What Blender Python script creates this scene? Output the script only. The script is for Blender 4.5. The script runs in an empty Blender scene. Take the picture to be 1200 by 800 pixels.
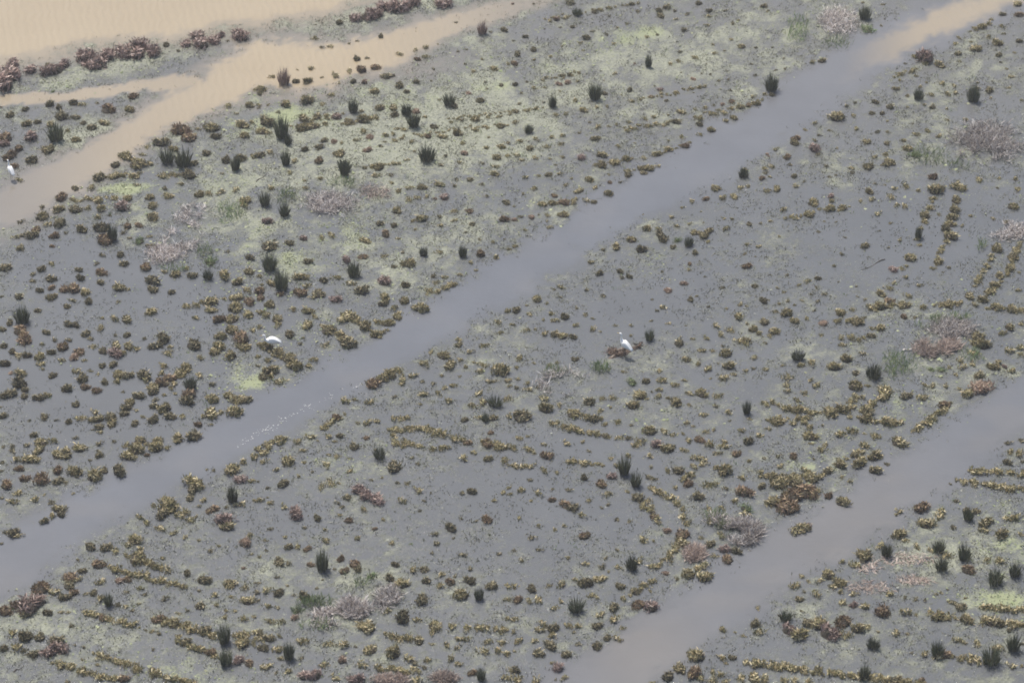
import bpy, math, random
import numpy as np
from mathutils import Vector, Matrix

random.seed(7); RNG = np.random.default_rng(11)
sc = bpy.context.scene
COL = sc.collection

# ------------------------------------------------------------------ camera
DIST, DEP, HFOV = 110.0, math.radians(33.0), math.radians(20.6)
CAM = Vector((0.0, -DIST*math.cos(DEP), DIST*math.sin(DEP)))
cd = bpy.data.cameras.new("camera"); cam = bpy.data.objects.new("camera", cd); COL.objects.link(cam)
cam.location = CAM; cam.rotation_euler = (math.pi/2-DEP, 0, 0)
cd.sensor_width = 36.0; cd.angle = HFOV; cd.clip_start = 1.0; cd.clip_end = 6000.0
cd.dof.use_dof = True; cd.dof.focus_distance = 106.0; cd.dof.aperture_fstop = 0.75
sc.camera = cam

# ------------------------------------------------------------------ sky and sun
SUN_AZ, SUN_EL = math.radians(-28.0), math.radians(60.0)      # azimuth from +Y towards +X
w = bpy.data.worlds.new("World"); sc.world = w; w.use_nodes = True
nt = w.node_tree; bg = nt.nodes["Background"]
sky = nt.nodes.new("ShaderNodeTexSky"); sky.sky_type = 'NISHITA'; sky.sun_disc = False
sky.sun_elevation = SUN_EL; sky.sun_rotation = SUN_AZ
sky.air_density = 1.0; sky.dust_density = 3.0; sky.ozone_density = 1.0
nt.links.new(sky.outputs[0], bg.inputs[0]); bg.inputs[1].default_value = 0.14
sd = bpy.data.lights.new("sun", 'SUN'); sd.energy = 5.0; sd.angle = math.radians(0.6); sd.color = (1.0, 0.95, 0.87)
so = bpy.data.objects.new("sun", sd); COL.objects.link(so)
tosun = Vector((math.sin(SUN_AZ)*math.cos(SUN_EL), math.cos(SUN_AZ)*math.cos(SUN_EL), math.sin(SUN_EL)))
so.rotation_euler = tosun.to_track_quat('Z', 'Y').to_euler(); so.location = tosun*150
sc.view_settings.view_transform = 'Standard'; sc.view_settings.look = 'None'
sc.view_settings.gamma = 1.0; sc.view_settings.use_curve_mapping = False
sc.view_settings.exposure = 0.12
sc.render.engine = 'CYCLES'
sc.cycles.pixel_filter_type = 'BLACKMAN_HARRIS'; sc.cycles.filter_width = 1.8
sc.cycles.max_bounces = 6; sc.cycles.volume_bounces = 0

# ------------------------------------------------------------------ photo pixel (1200 x 800) <-> marsh level
F = 600.0/math.tan(HFOV/2)
cD, sD = math.cos(DEP), math.sin(DEP)
def ground(px, py):
    """point of the water level seen at a photo pixel"""
    u, v = (np.asarray(px, float)-600)/F, (400-np.asarray(py, float))/F
    dy, dz = cD+v*sD, -sD+v*cD
    t = CAM.z/(-dz)
    return u*t, CAM.y+dy*t
def pixel(x, y):
    x = np.asarray(x, float); y = np.asarray(y, float)
    ry, rz = y-CAM.y, -CAM.z
    dep = ry*cD-rz*sD; up = ry*sD+rz*cD
    dep = np.maximum(dep, 1.0)
    return 600+F*x/dep, 400-F*up/dep
def px_per_m(px, py):
    x, y = ground(px, py)
    return F/((y-CAM.y)*cD+CAM.z*sD)

# ------------------------------------------------------------------ value noise (numpy)
def vnoise(x, y, seed=0):
    xi, yi = np.floor(x).astype(np.int64), np.floor(y).astype(np.int64)
    fx, fy = x-xi, y-yi
    fx, fy = fx*fx*(3-2*fx), fy*fy*(3-2*fy)
    def h(a, b):
        n = (a*374761393+b*668265263+seed*1442695041) & 0x7fffffff
        n = ((n ^ (n >> 13))*1274126177) & 0x7fffffff
        return ((n ^ (n >> 16)) & 0xffff)/65535.0
    a = h(xi, yi)*(1-fx)+h(xi+1, yi)*fx
    b = h(xi, yi+1)*(1-fx)+h(xi+1, yi+1)*fx
    return a*(1-fy)+b*fy
def fbm(x, y, seed=0, o=4):
    s, a, t = 0.0, 0.5, 0.0
    for k in range(o):
        s = s+a*vnoise(x*2**k+k*17.3, y*2**k-k*9.1, seed+k); t += a; a *= 0.55
    return s/t
def sstep(a, b, x):
    t = np.clip((x-a)/(b-a), 0, 1); return t*t*(3-2*t)
def polydist(px, py, pts):
    """distance to a polyline divided by its local half width"""
    best = np.full(np.shape(px), 1e9)
    for (x0, y0, h0), (x1, y1, h1) in zip(pts[:-1], pts[1:]):
        dx, dy = x1-x0, y1-y0
        t = np.clip(((px-x0)*dx+(py-y0)*dy)/(dx*dx+dy*dy), 0, 1)
        d = np.hypot(px-(x0+t*dx), py-(y0+t*dy))/(h0+t*(h1-h0))
        best = np.minimum(best, d)
    return best
def blob(px, py, cx, cy, rx, ry, rot=0.0):
    c, s = math.cos(rot), math.sin(rot)
    a, b = (px-cx)*c+(py-cy)*s, -(px-cx)*s+(py-cy)*c
    return np.exp(-(a/rx)**2-(b/ry)**2)

# layout of channels, pools and floating mats (traced on the marsh, pixel = direction to the water level)
MID = [(1300,-60,26),(1160,5,25),(1080,35,28),(1000,75,31),(900,146,32),(800,205,30),(700,258,27),(600,325,27),(440,420,24),(315,487,30),(200,548,24),(100,600,32),(0,668,34),(-120,745,36)]
RGT = [(1330,405,30),(1200,475,34),(1110,535,36),(1040,580,38),(970,625,38),(900,665,38),(830,710,38),(750,765,42),(680,815,44),(560,890,50)]
TAN = [(680,-25,12),(600,8,11),(540,25,13),(450,60,20),(380,75,28),(310,75,30),(250,105,24),(200,130,21),(150,160,20),(80,205,24),(0,245,26),(-100,290,28)]
GAP = [(-40,122,9),(0,118,8),(90,112,7),(170,100,9),(230,95,10)]
RIVER = [(-300,120),(0,70),(100,52),(200,42),(290,28),(380,15),(430,-5),(600,-40),(900,-60)]
ALGAE = [(200,195,110,26,-.2,.42),(160,245,70,14,-.1,.40),(265,215,80,28,-.1,.45),(420,108,130,16,-.2,.45),(290,340,70,30,.3,.35),(1000,500,60,20,0,.3),(110,92,120,9,-.2,.42),(470,180,260,60,-.25,.22),(330,250,120,60,-.2,.30),(335,132,45,16,-.1,1.),(150,220,60,9,-.05,1.),(600,98,60,9,-.15,.8),(740,42,60,14,-.2,.7),(480,118,50,13,-.2,.7),(640,75,60,10,-.2,.5),
  (410,270,70,30,.1,.5),(330,300,60,28,.1,.55),(290,448,34,16,.1,.9),(350,390,45,22,.4,.6),(590,235,60,22,0,.35),(1185,640,50,18,0,.7),(1180,703,40,10,.1,1.),(1045,476,22,14,0,.9),
  (215,785,70,22,.1,.6),(60,720,60,20,.3,.35),(130,745,60,18,.2,.25),(390,540,35,12,0,.5),(770,300,22,8,0,.5),(945,545,26,10,0,.6),(1060,588,60,12,0,.0),(1170,590,50,10,0,.45),(850,490,60,14,0,.25),
  (935,35,40,30,0,.4),(280,150,40,20,0,.5),(290,275,40,30,0,.5),(60,325,20,8,0,.1),(150,185,40,15,0,.2),(1090,410,60,30,0,.3),(770,480,40,12,0,.2),(960,140,0.1,0.1,0,.1),(480,330,60,30,.2,.35),(1130,180,60,40,0,.2)]
MATS = [(500,150,340,95,-.25,.68),(300,260,150,70,-.2,.45),(830,60,220,70,-.25,.52),(480,300,160,70,-.4,.5),(120,80,170,22,-.2,.62),(450,15,160,18,-.2,.6),(1000,120,200,60,-.6,.36),
  (980,40,120,40,-.6,.45),(100,740,220,70,.2,.42),(420,700,160,70,0,.4),(850,500,160,60,0,.22),(1080,420,120,50,0,.4),(1120,170,120,50,0,.4),(90,170,110,40,-.5,.55),(1120,640,130,60,0,.5),(690,470,120,40,0,.3),
  (950,720,160,70,0,.3),(600,700,200,90,0,.22),(280,480,90,40,-.4,.2),(770,310,60,24,0,.35),(1000,560,110,40,-.4,.25),(700,150,200,70,-.2,.4),(360,560,110,40,-.3,.25)]
POOLS = [(110,330,90,34,.2,.9),(110,450,150,80,0,.65),(230,350,90,40,.2,.7),(620,580,130,60,0,.5),(1080,280,120,55,0,.5),(330,610,60,30,0,.4),(730,360,100,40,-.3,.5),(900,240,120,30,0,.3),(690,540,110,40,0,.4)]
def fields(px, py):
    n1 = fbm(px/38, py/26, 3)-.5; n2 = fbm(px/13, py/9, 9)-.5; n3 = fbm(px/5, py/3.5, 12, 2)-.5
    wob = n1*.6+n2*.5+n3*.45
    mid = 1-sstep(.48, 1.3, polydist(px, py, MID)+wob)
    rgt = 1-sstep(.48, 1.32, polydist(px, py, RGT)+wob)
    tan = 1-sstep(.58, 1.25, polydist(px, py, TAN)+wob)
    tan = tan*np.interp(px, [430,520,620,700], [1,.8,.5,.3])
    gap = 1-sstep(.60, 1.12, polydist(px, py, GAP)+wob*1.4)
    rl = np.interp(px, [p[0] for p in RIVER], [p[1] for p in RIVER])
    riv = 1-sstep(-8, 5, py-rl+wob*16)
    openw = np.maximum.reduce([mid, rgt, tan, gap*.9, riv])
    mat = .47+0*px; alg = 0*px; pool = 0*px
    for cx, cy, rx, ry, r, a in MATS: mat = np.maximum(mat, a*blob(px, py, cx, cy, rx, ry, r)+.2*blob(px, py, cx, cy, rx*1.6, ry*1.6, r))
    for cx, cy, rx, ry, r, a in ALGAE: alg = np.maximum(alg, a*np.maximum(1.0*blob(px, py, cx, cy, rx, ry, r), .62*blob(px, py, cx, cy, rx*1.9, ry*1.9, r)))
    for cx, cy, rx, ry, r, a in POOLS: pool = np.maximum(pool, a*blob(px, py, cx, cy, rx, ry, r))
    mat = np.clip((mat*(1-pool)+n1*.55+n2*.6+n3*.3), 0, 1)*(1-openw)*(1-.7*pool)
    alg = np.clip(alg*(.8+n1*1.3+n2*1.2), 0, 1)*(1-openw)
    tb = (1-sstep(.7, 2.0, polydist(px, py, TAN)+wob))*np.interp(px, [-60,60,200,330], [.22,.3,.42,.5]); rb = (1-sstep(-5, 34, py-rl+wob*16))*.75
    mud = np.maximum.reduce([riv, tb, rb, tan*np.interp(px, [-60,40,150,300], [.30,.42,.78,1]), gap*.8,
        mid*(sstep(960,1100,px)*.8*(1-sstep(.15,.85,polydist(px,py,MID)+wob))+.05*sstep(.40,.80,fbm(px/70,py/26,21,3))+.03*blob(px,py,20,670,120,60)), rgt*(.03+.06*sstep(.40,.80,fbm(px/70,py/26,23,3))+.11*blob(px,py,1000,620,160,80)+.16*blob(px,py,760,770,90,60))])
    mud = np.maximum(mud, .5*blob(px,py,470,85,120,26,-.2)*(1-mat))
    mud = np.maximum(mud, .0+.10*sstep(300,0,py))
    return np.clip(mud,0,1), mat, alg, openw

# ------------------------------------------------------------------ materials
def newmat(name):
    m = bpy.data.materials.new(name); m.use_nodes = True
    return m, m.node_tree.nodes, m.node_tree.links
def plant(name, cols, trans=.25, rough=.75, grey=.10):
    """every blade takes one of the plant's own colours at random"""
    m, N, L = newmat(name)
    b = N["Principled BSDF"]; b.inputs["Roughness"].default_value = rough; b.inputs["Specular IOR Level"].default_value = .2
    g = N.new("ShaderNodeNewGeometry"); r = N.new("ShaderNodeValToRGB"); r.color_ramp.interpolation = 'CONSTANT'
    e = r.color_ramp.elements
    while len(e) < len(cols): e.new(.5)
    for i, c in enumerate(cols):
        lum = .3*c[0]+.59*c[1]+.11*c[2]
        e[i].position = i/len(cols); e[i].color = (*[v*(1-grey)+lum*grey for v in c], 1)
    L.new(g.outputs["Random Per Island"], r.inputs[0])
    oi = N.new("ShaderNodeObjectInfo"); hs = N.new("ShaderNodeHueSaturation")
    mr = N.new("ShaderNodeMapRange"); mr.inputs[3].default_value = .78; mr.inputs[4].default_value = 1.25
    L.new(oi.outputs["Random"], mr.inputs[0]); L.new(mr.outputs[0], hs.inputs["Value"]); L.new(r.outputs[0], hs.inputs["Color"])
    L.new(hs.outputs[0], b.inputs["Base Color"])
    t = N.new("ShaderNodeBsdfTranslucent"); L.new(hs.outputs[0], t.inputs[0])
    mx = N.new("ShaderNodeMixShader"); mx.inputs[0].default_value = trans
    L.new(b.outputs[0], mx.inputs[1]); L.new(t.outputs[0], mx.inputs[2]); L.new(mx.outputs[0], N["Material Output"].inputs[0])
    return m
def solid(name, c, rough=.6, noise=.25, scale=20):
    m, N, L = newmat(name); b = N["Principled BSDF"]; b.inputs["Roughness"].default_value = rough
    b.inputs["Specular IOR Level"].default_value = .3
    n = N.new("ShaderNodeTexNoise"); n.inputs["Scale"].default_value = scale
    tc = N.new("ShaderNodeTexCoord"); L.new(tc.outputs["Object"], n.inputs[0])
    mx = N.new("ShaderNodeMix"); mx.data_type = 'RGBA'; mx.inputs[6].default_value = (*[v*(1-noise) for v in c], 1); mx.inputs[7].default_value = (*[min(1, v*(1+noise)) for v in c], 1)
    L.new(n.outputs[0], mx.inputs[0]); L.new(mx.outputs[2], b.inputs["Base Color"])
    return m
M = {
 'o': plant("olive_ochre_foliage", [(.40,.34,.17),(.25,.215,.10),(.56,.48,.29),(.165,.15,.07),(.45,.36,.20),(.10,.10,.05),(.33,.265,.14),(.22,.20,.085)], .09, .75, .12),
 'd': plant("dark_olive_foliage", [(.18,.155,.09),(.31,.265,.155),(.11,.105,.06),(.23,.19,.11),(.44,.375,.23),(.08,.08,.048)], .08),
 'b': plant("brown_foliage", [(.30,.20,.13),(.40,.29,.18),(.19,.13,.085),(.34,.25,.15),(.24,.20,.10),(.14,.10,.07)], .08),
 'r': plant("rust_red_twigs", [(.36,.245,.205),(.46,.335,.285),(.24,.165,.14),(.55,.43,.365),(.29,.205,.17),(.10,.075,.065)], .1),
 'p': plant("pale_pink_straw", [(.42,.30,.22),(.34,.24,.18),(.48,.38,.28),(.26,.18,.13),(.38,.29,.22)]),
 'v': plant("leaf_green_foliage", [(.14,.20,.08),(.20,.27,.11),(.26,.32,.16),(.10,.14,.06),(.30,.30,.17)]),
 'g': plant("dark_rush_blades", [(.075,.09,.05),(.05,.062,.038),(.10,.115,.06),(.14,.14,.08),(.08,.08,.05)], .2),
 'straw': plant("bleached_reed_straw", [(.50,.42,.37),(.62,.55,.49),(.36,.29,.25),(.55,.47,.42),(.26,.21,.18),(.74,.68,.63),(.66,.58,.54),(.16,.125,.11)], .15, .75, .4),
 'litter': plant("fallen_reed_litter", [(.42,.29,.22),(.50,.37,.29),(.32,.22,.17),(.55,.44,.36)], .1, .75, .35),
 'weed': plant("floating_weed_flakes", [(.20,.21,.175),(.15,.16,.135),(.28,.29,.24),(.10,.11,.09),(.22,.225,.195),(.06,.065,.05)], .0),
 'alga': plant("green_algae_flakes", [(.26,.29,.15),(.21,.25,.12),(.33,.36,.20),(.17,.20,.10),(.27,.28,.16)], .0),
 'sprout': plant("dark_sprouts", [(.12,.12,.08),(.18,.17,.11),(.09,.095,.065),(.24,.22,.15)], .1),
 'mudstem': plant("wet_brown_stems", [(.15,.10,.075),(.21,.145,.105),(.10,.07,.055),(.27,.19,.14),(.08,.06,.045)], .05),
 'white': solid("white_feathers", (.80,.80,.79), .7, .03, 9), 'bill': solid("yellow_bill", (.55,.36,.06), .4), 'leg': solid("dark_leg_skin", (.05,.045,.04), .5),
 'eye': solid("eye_black", (.02,.02,.02), .2), 'core': solid("woody_stem_shade", (.045,.038,.028), .9), 'mudc': solid("wet_brown_mud", (.10,.07,.05), .5, .4, 14), 'wood': solid("dark_wet_wood", (.09,.075,.06), .6, .3, 20),  # woody stem base coloured dark to stand in for shade under the clump
 'bleach': solid("bleached_wood", (.55,.50,.46), .7, .2, 20), 'foam': plant("pale_foam_flecks", [(.50,.49,.47),(.40,.39,.38),(.62,.61,.59)], .0),
}
def water_material():
    m, N, L = newmat("marsh_water")
    b = N["Principled BSDF"]; b.inputs["IOR"].default_value = 1.33
    def att(n):
        a = N.new("ShaderNodeAttribute"); a.attribute_name = n; return a.outputs["Fac"]
    def mixc(f, a, c):
        x = N.new("ShaderNodeMix"); x.data_type = 'RGBA'
        if hasattr(f, 'links'): L.new(f, x.inputs[0])
        else: x.inputs[0].default_value = f
        for v, i in ((a, 6), (c, 7)):
            if hasattr(v, 'links'): L.new(v, x.inputs[i])
            else: x.inputs[i].default_value = (*v, 1)
        return x.outputs[2]
    def math_(op, a, c):
        x = N.new("ShaderNodeMath"); x.operation = op
        for v, i in ((a, 0), (c, 1)):
            if hasattr(v, 'links'): L.new(v, x.inputs[i])
            else: x.inputs[i].default_value = v
        return x.outputs[0]
    def noise(scale, detail=3, rough=.55, vec=None):
        n = N.new("ShaderNodeTexNoise"); n.inputs["Scale"].default_value = scale; n.inputs["Detail"].default_value = detail; n.inputs["Roughness"].default_value = rough
        L.new(vec if vec else tc.outputs["Object"], n.inputs["Vector"]); return n.outputs[0]
    def ramp(f, a, c):
        x = N.new("ShaderNodeMapRange"); x.interpolation_type = 'SMOOTHSTEP'; L.new(f, x.inputs[0])
        x.inputs[1].default_value = a; x.inputs[2].default_value = c; return x.outputs[0]
    tc = N.new("ShaderNodeTexCoord")
    mud, mat, alg = att("mud"), att("mat"), att("alg")
    swirl = noise(.35, 4)
    clear = mixc(att("opn"), mixc(swirl, (.082,.087,.092), (.115,.121,.127)), mixc(swirl, (.092,.099,.112), (.134,.142,.158)))
    tan = mixc(noise(.25, 4), (.268,.218,.145), (.325,.270,.187))
    body = mixc(mud, clear, tan)
    grain = noise(12, 4, .8)
    coarse = noise(3.2, 4, .75)
    gr = math_('ADD', math_('MULTIPLY', math_('SUBTRACT', grain, .5), 1.6), math_('MULTIPLY', math_('SUBTRACT', coarse, .5), 1.7))
    mm = ramp(math_('ADD', mat, gr), .30, .82)
    pale = mixc(ramp(mat, .38, .82), (.102,.109,.090), (.335,.345,.262))
    weed = mixc(ramp(noise(9, 4, .8), .30, .70), mixc(ramp(mat, .38, .82), (.050,.054,.044), (.125,.132,.102)), pale)
    c1 = mixc(math_('MULTIPLY', mm, .85), body, weed)
    am = ramp(math_('ADD', alg, math_('MULTIPLY', math_('SUBTRACT', noise(11, 4, .75), .5), 1.5)), .35, .8)
    algc = mixc(noise(25, 3), (.20,.225,.125), (.30,.325,.19))
    c2 = mixc(math_('MULTIPLY', am, .85), c1, algc)
    L.new(c2, b.inputs["Base Color"])
    cover = math_('MAXIMUM', mm, am)
    ro = N.new("ShaderNodeMapRange"); L.new(cover, ro.inputs[0]); ro.inputs[3].default_value = .055; ro.inputs[4].default_value = .65
    L.new(ro.outputs[0], b.inputs["Roughness"])
    sp = N.new("ShaderNodeMapRange"); L.new(cover, sp.inputs[0]); sp.inputs[3].default_value = .5; sp.inputs[4].default_value = .25
    L.new(sp.outputs[0], b.inputs["Specular IOR Level"])
    # ripples: wind wavelets everywhere, longer crests on the open river
    mp = N.new("ShaderNodeMapping"); mp.inputs["Rotation"].default_value = (0, 0, math.radians(-12)); L.new(tc.outputs["Object"], mp.inputs[0])
    wv = N.new("ShaderNodeTexWave"); wv.bands_direction = 'X'; wv.inputs["Scale"].default_value = .85; wv.inputs["Distortion"].default_value = 5.0; wv.inputs["Detail"].default_value = 2.0; wv.inputs["Detail Scale"].default_value = 1.2
    L.new(mp.outputs[0], wv.inputs[0])
    h = math_('ADD', math_('MULTIPLY', noise(5, 3), .35), math_('MULTIPLY', wv.outputs[0], math_('MULTIPLY', math_('MAXIMUM', math_('SUBTRACT', mud, .55), 0.0), 1.1)))
    h = math_('ADD', h, math_('MULTIPLY', math_('MULTIPLY', grain, cover), .4))
    bp = N.new("ShaderNodeBump"); bp.inputs["Strength"].default_value = .8; bp.inputs["Distance"].default_value = .03
    L.new(h, bp.inputs["Height"]); L.new(bp.outputs[0], b.inputs["Normal"])
    return m

# ------------------------------------------------------------------ object helpers
def link(name, mesh, parent=None):
    o = bpy.data.objects.new(name, mesh); COL.objects.link(o)
    if parent: o.parent = parent
    return o
def tag(o, label=None, cat=None, group=None, kind=None):
    for k, v in (("label", label), ("category", cat), ("group", group), ("kind", kind)):
        if v: o[k] = v
    return o
def mesh_np(name, verts, faces, mat, smooth=False):
    """verts (n,3), faces (m,k) arrays"""
    verts = np.asarray(verts, np.float32); faces = np.asarray(faces, np.int32)
    me = bpy.data.meshes.new(name); n, (m, k) = len(verts), faces.shape
    me.vertices.add(n); me.vertices.foreach_set("co", verts.ravel())
    me.loops.add(m*k); me.loops.foreach_set("vertex_index", faces.ravel())
    me.polygons.add(m); me.polygons.foreach_set("loop_start", np.arange(0, m*k, k, dtype=np.int32))
    me.update(calc_edges=True); me.validate()
    if smooth: me.polygons.foreach_set("use_smooth", np.ones(m, bool))
    me.materials.append(mat)
    return me
def blades(base, dirn, length, width, bend=0.25, rng=RNG, nrm=None):
    """kite-shaped leaves: base (n,3), unit dir (n,3); returns verts, quads"""
    n = len(base)
    side = np.cross(dirn, rng.normal(size=(n, 3)) if nrm is None else nrm+rng.normal(0, .38, (n, 3))); side /= np.linalg.norm(side, axis=1)[:, None]+1e-9
    L, W = np.broadcast_to(length, n)[:, None], np.broadcast_to(width, n)[:, None]
    out = dirn*np.array([1, 1, 0]); droop = np.array([0, 0, -1.])*bend
    mid = base+dirn*L*.55
    tip = base+dirn*L+(out+droop)*L*bend*.6
    v = np.stack([base-side*W*.22, mid-side*W*.5, tip, mid+side*W*.5], 1)
    v2 = base+side*W*.22
    v = np.concatenate([v, v2[:, None]], 1).reshape(-1, 3)
    f = (np.arange(n)[:, None]*5+np.array([[0, 1, 2, 3, 4]]))
    v[:, 2] = np.maximum(v[:, 2], 0.0)
    return v, f
def dome(rng, n, R=.5, H=.40, lobes=5, stem=.28, wid=.062, lean=1.0, ragged=.5):
    """one unit tussock: several tufts of short upright fleshy stems spread over an uneven footprint"""
    cs = rng.uniform(-1, 1, (lobes, 2)); cs = cs/np.maximum(1, np.linalg.norm(cs, axis=1))[:, None]*R*.55
    k = rng.integers(0, lobes, n)
    lr = rng.uniform(.7, 1.1, lobes)[k]*R*.62; lh = rng.uniform(.65, 1.1, lobes)[k]*H
    a = rng.uniform(0, 2*np.pi, n); q = np.sqrt(rng.uniform(0, 1, n))
    off = np.stack([np.cos(a), np.sin(a)], 1)*(q*lr)[:, None]
    xy = cs[k]+off
    top = lh*np.sqrt(np.maximum(0.08, 1-q**2))
    nr = np.column_stack([off/(lr[:, None]+1e-6), np.sqrt(np.maximum(.03, 1-q**2))]); nr /= np.linalg.norm(nr, axis=1)[:, None]
    d = np.stack([off[:, 0]*lean*1.2, off[:, 1]*lean*1.2, np.full(n, .55)+rng.uniform(0, .3, n)], 1)+rng.normal(0, .22*ragged+.05, (n, 3))
    d -= nr*(d*nr).sum(1)[:, None]*rng.uniform(.25, .95, n)[:, None]      # most leaves lie along the outside of the clump
    d[:, 2] = np.abs(d[:, 2]); d /= np.linalg.norm(d, axis=1)[:, None]+1e-9
    L = stem*rng.uniform(.6, 1.25, n)
    z = np.maximum(0, top-L*d[:, 2]*.8)*rng.uniform(.2, 1, n)**.4
    return blades(np.column_stack([xy, z]), d, L, wid*rng.uniform(.6, 1.3, n), .2, rng, nr)
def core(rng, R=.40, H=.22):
    """the dense woody middle of a clump: low uneven mound, its dark colour painting in the underside shade"""
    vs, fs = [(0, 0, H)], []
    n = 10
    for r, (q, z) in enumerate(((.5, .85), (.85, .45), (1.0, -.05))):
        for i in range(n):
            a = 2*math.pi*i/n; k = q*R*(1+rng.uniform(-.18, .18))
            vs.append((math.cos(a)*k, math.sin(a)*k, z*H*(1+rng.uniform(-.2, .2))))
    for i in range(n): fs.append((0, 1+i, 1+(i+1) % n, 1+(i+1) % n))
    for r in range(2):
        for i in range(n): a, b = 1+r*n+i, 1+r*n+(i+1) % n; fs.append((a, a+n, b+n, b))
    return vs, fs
def tussock_mesh(name, mat, seed, n=150, **kw):
    rng = np.random.default_rng(seed)
    v, f = dome(rng, n, **kw)
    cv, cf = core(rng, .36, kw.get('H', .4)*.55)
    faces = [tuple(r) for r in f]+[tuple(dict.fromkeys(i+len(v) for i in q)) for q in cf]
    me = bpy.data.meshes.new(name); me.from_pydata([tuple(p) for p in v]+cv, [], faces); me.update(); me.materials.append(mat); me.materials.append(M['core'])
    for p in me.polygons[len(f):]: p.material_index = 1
    return me
def rush_mesh(name, mat, seed, n=210, R=.30, lean=.34):
    rng = np.random.default_rng(seed)
    a = rng.uniform(0, 2*np.pi, n); q = np.sqrt(rng.uniform(0, 1, n))
    off = np.stack([np.cos(a)*q, np.sin(a)*q], 1)
    d = np.column_stack([off*lean+rng.normal(0, .09, (n, 2)), np.ones(n)]); d /= np.linalg.norm(d, axis=1)[:, None]
    L = rng.uniform(.40, 1.12, n)*(1.05-.45*q)
    v, f = blades(np.column_stack([off*R, np.zeros(n)]), d, L, rng.uniform(.022, .045, n), .25, rng)
    return mesh_np(name, v, f, mat)

# ------------------------------------------------------------------ the water sheet with its sediment and floating mats
def axis(lo, hi, step, far):
    a = list(np.arange(lo, hi+step*.5, step)); s, x, y = step, lo, hi
    L, R = [], []
    while x > -far: s *= 1.6; x -= s; y += s; L.append(x); R.append(y)
    return np.array(L[::-1]+a+R)
xs, ys = axis(-30, 30, .2, 600), axis(-30, 42, .2, 600)
X, Y = np.meshgrid(xs, ys); nx, ny = len(xs), len(ys)
PXv, PYv = pixel(X, Y)
PXc, PYc = np.clip(PXv, -400, 1600), np.clip(PYv, -300, 1200)
mud, mat_, alg, opn = fields(PXc, PYc)
idx = np.arange(nx*ny).reshape(ny, nx)
q = np.stack([idx[:-1, :-1], idx[:-1, 1:], idx[1:, 1:], idx[1:, :-1]], -1).reshape(-1, 4)
me = mesh_np("water", np.column_stack([X.ravel(), Y.ravel(), np.zeros(nx*ny)]), q, water_material(), True)
for nme, arr in (("mud", mud), ("mat", mat_), ("alg", alg), ("opn", opn)):
    at = me.attributes.new(nme, 'FLOAT', 'POINT'); at.data.foreach_set("value", arr.astype(np.float32).ravel())
tag(link("water", me), "shallow grey and tan flood water between the marsh plants", "water", kind="structure")

GRID = (mud, mat_, alg, opn)
def look(x, y):
    i = np.clip(np.searchsorted(xs, x), 1, nx-1); j = np.clip(np.searchsorted(ys, y), 1, ny-1)
    return tuple(g[j, i] for g in GRID)

# ------------------------------------------------------------------ plants: x y width kind, read off 300x200 blocks of the photograph at 4x
# kinds: o olive-ochre, d dark olive, b brown, p pale straw, v leaf green (tussocks); r rust bush; g rush clump (x, foot y, width, g, height)
BLOCKS = {}
BLOCKS[(0,0)] = """30 350 110 r,20 390 100 r,60 300 60 r,145 325 60 r,225 300 50 d,215 335 60 r,260 325 70 r,300 300 60 r,395 265 90 r,440 295 90 r,500 260 80 r,585 245 80 r,650 210 80 r,645 250 80 r,720 240 70 r,780 205 50 d,832 235 35 d,870 205 50 r,930 170 70 r,945 205 70 r,1000 185 60 r,1030 165 40 r,1125 165 80 r,1065 190 30 d,
230 485 60 d,275 500 45 d,345 475 60 d,390 485 50 o,455 480 30 d,505 505 90 b,620 445 65 b,610 505 65 o,45 535 60 d,120 510 45 d,290 540 80 d,360 545 50 d,120 578 60 o,178 570 40 d,235 580 60 o,390 572 40 d,435 590 60 d,485 572 60 o,325 610 40 o,350 650 60 o,262 665 70 g 90,145 635 85 r,30 640 90 b,15 670 60 r,90 690 60 b,40 720 90 b,230 695 80 o,150 740 80 d,60 770 60 b,5 500 25 d,250 425 30 v,
850 605 100 b,890 640 90 b,930 600 40 o,1000 590 90 o,1015 635 60 d,1070 495 50 o,1105 530 35 o,1170 490 60 o,1195 415 40 o,1145 580 80 o,1185 570 40 o,1140 630 60 o,755 660 90 d,690 685 40 o,595 725 80 o,540 770 60 d,640 760 100 o,710 765 50 o,970 715 55 d,1060 745 60 d,1125 735 70 d,785 770 60 g 80,860 785 70 g 90,1105 800 45 g 70,910 760 50 d,815 690 60 o,1190 730 50 o,670 720 40 o"""
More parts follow.
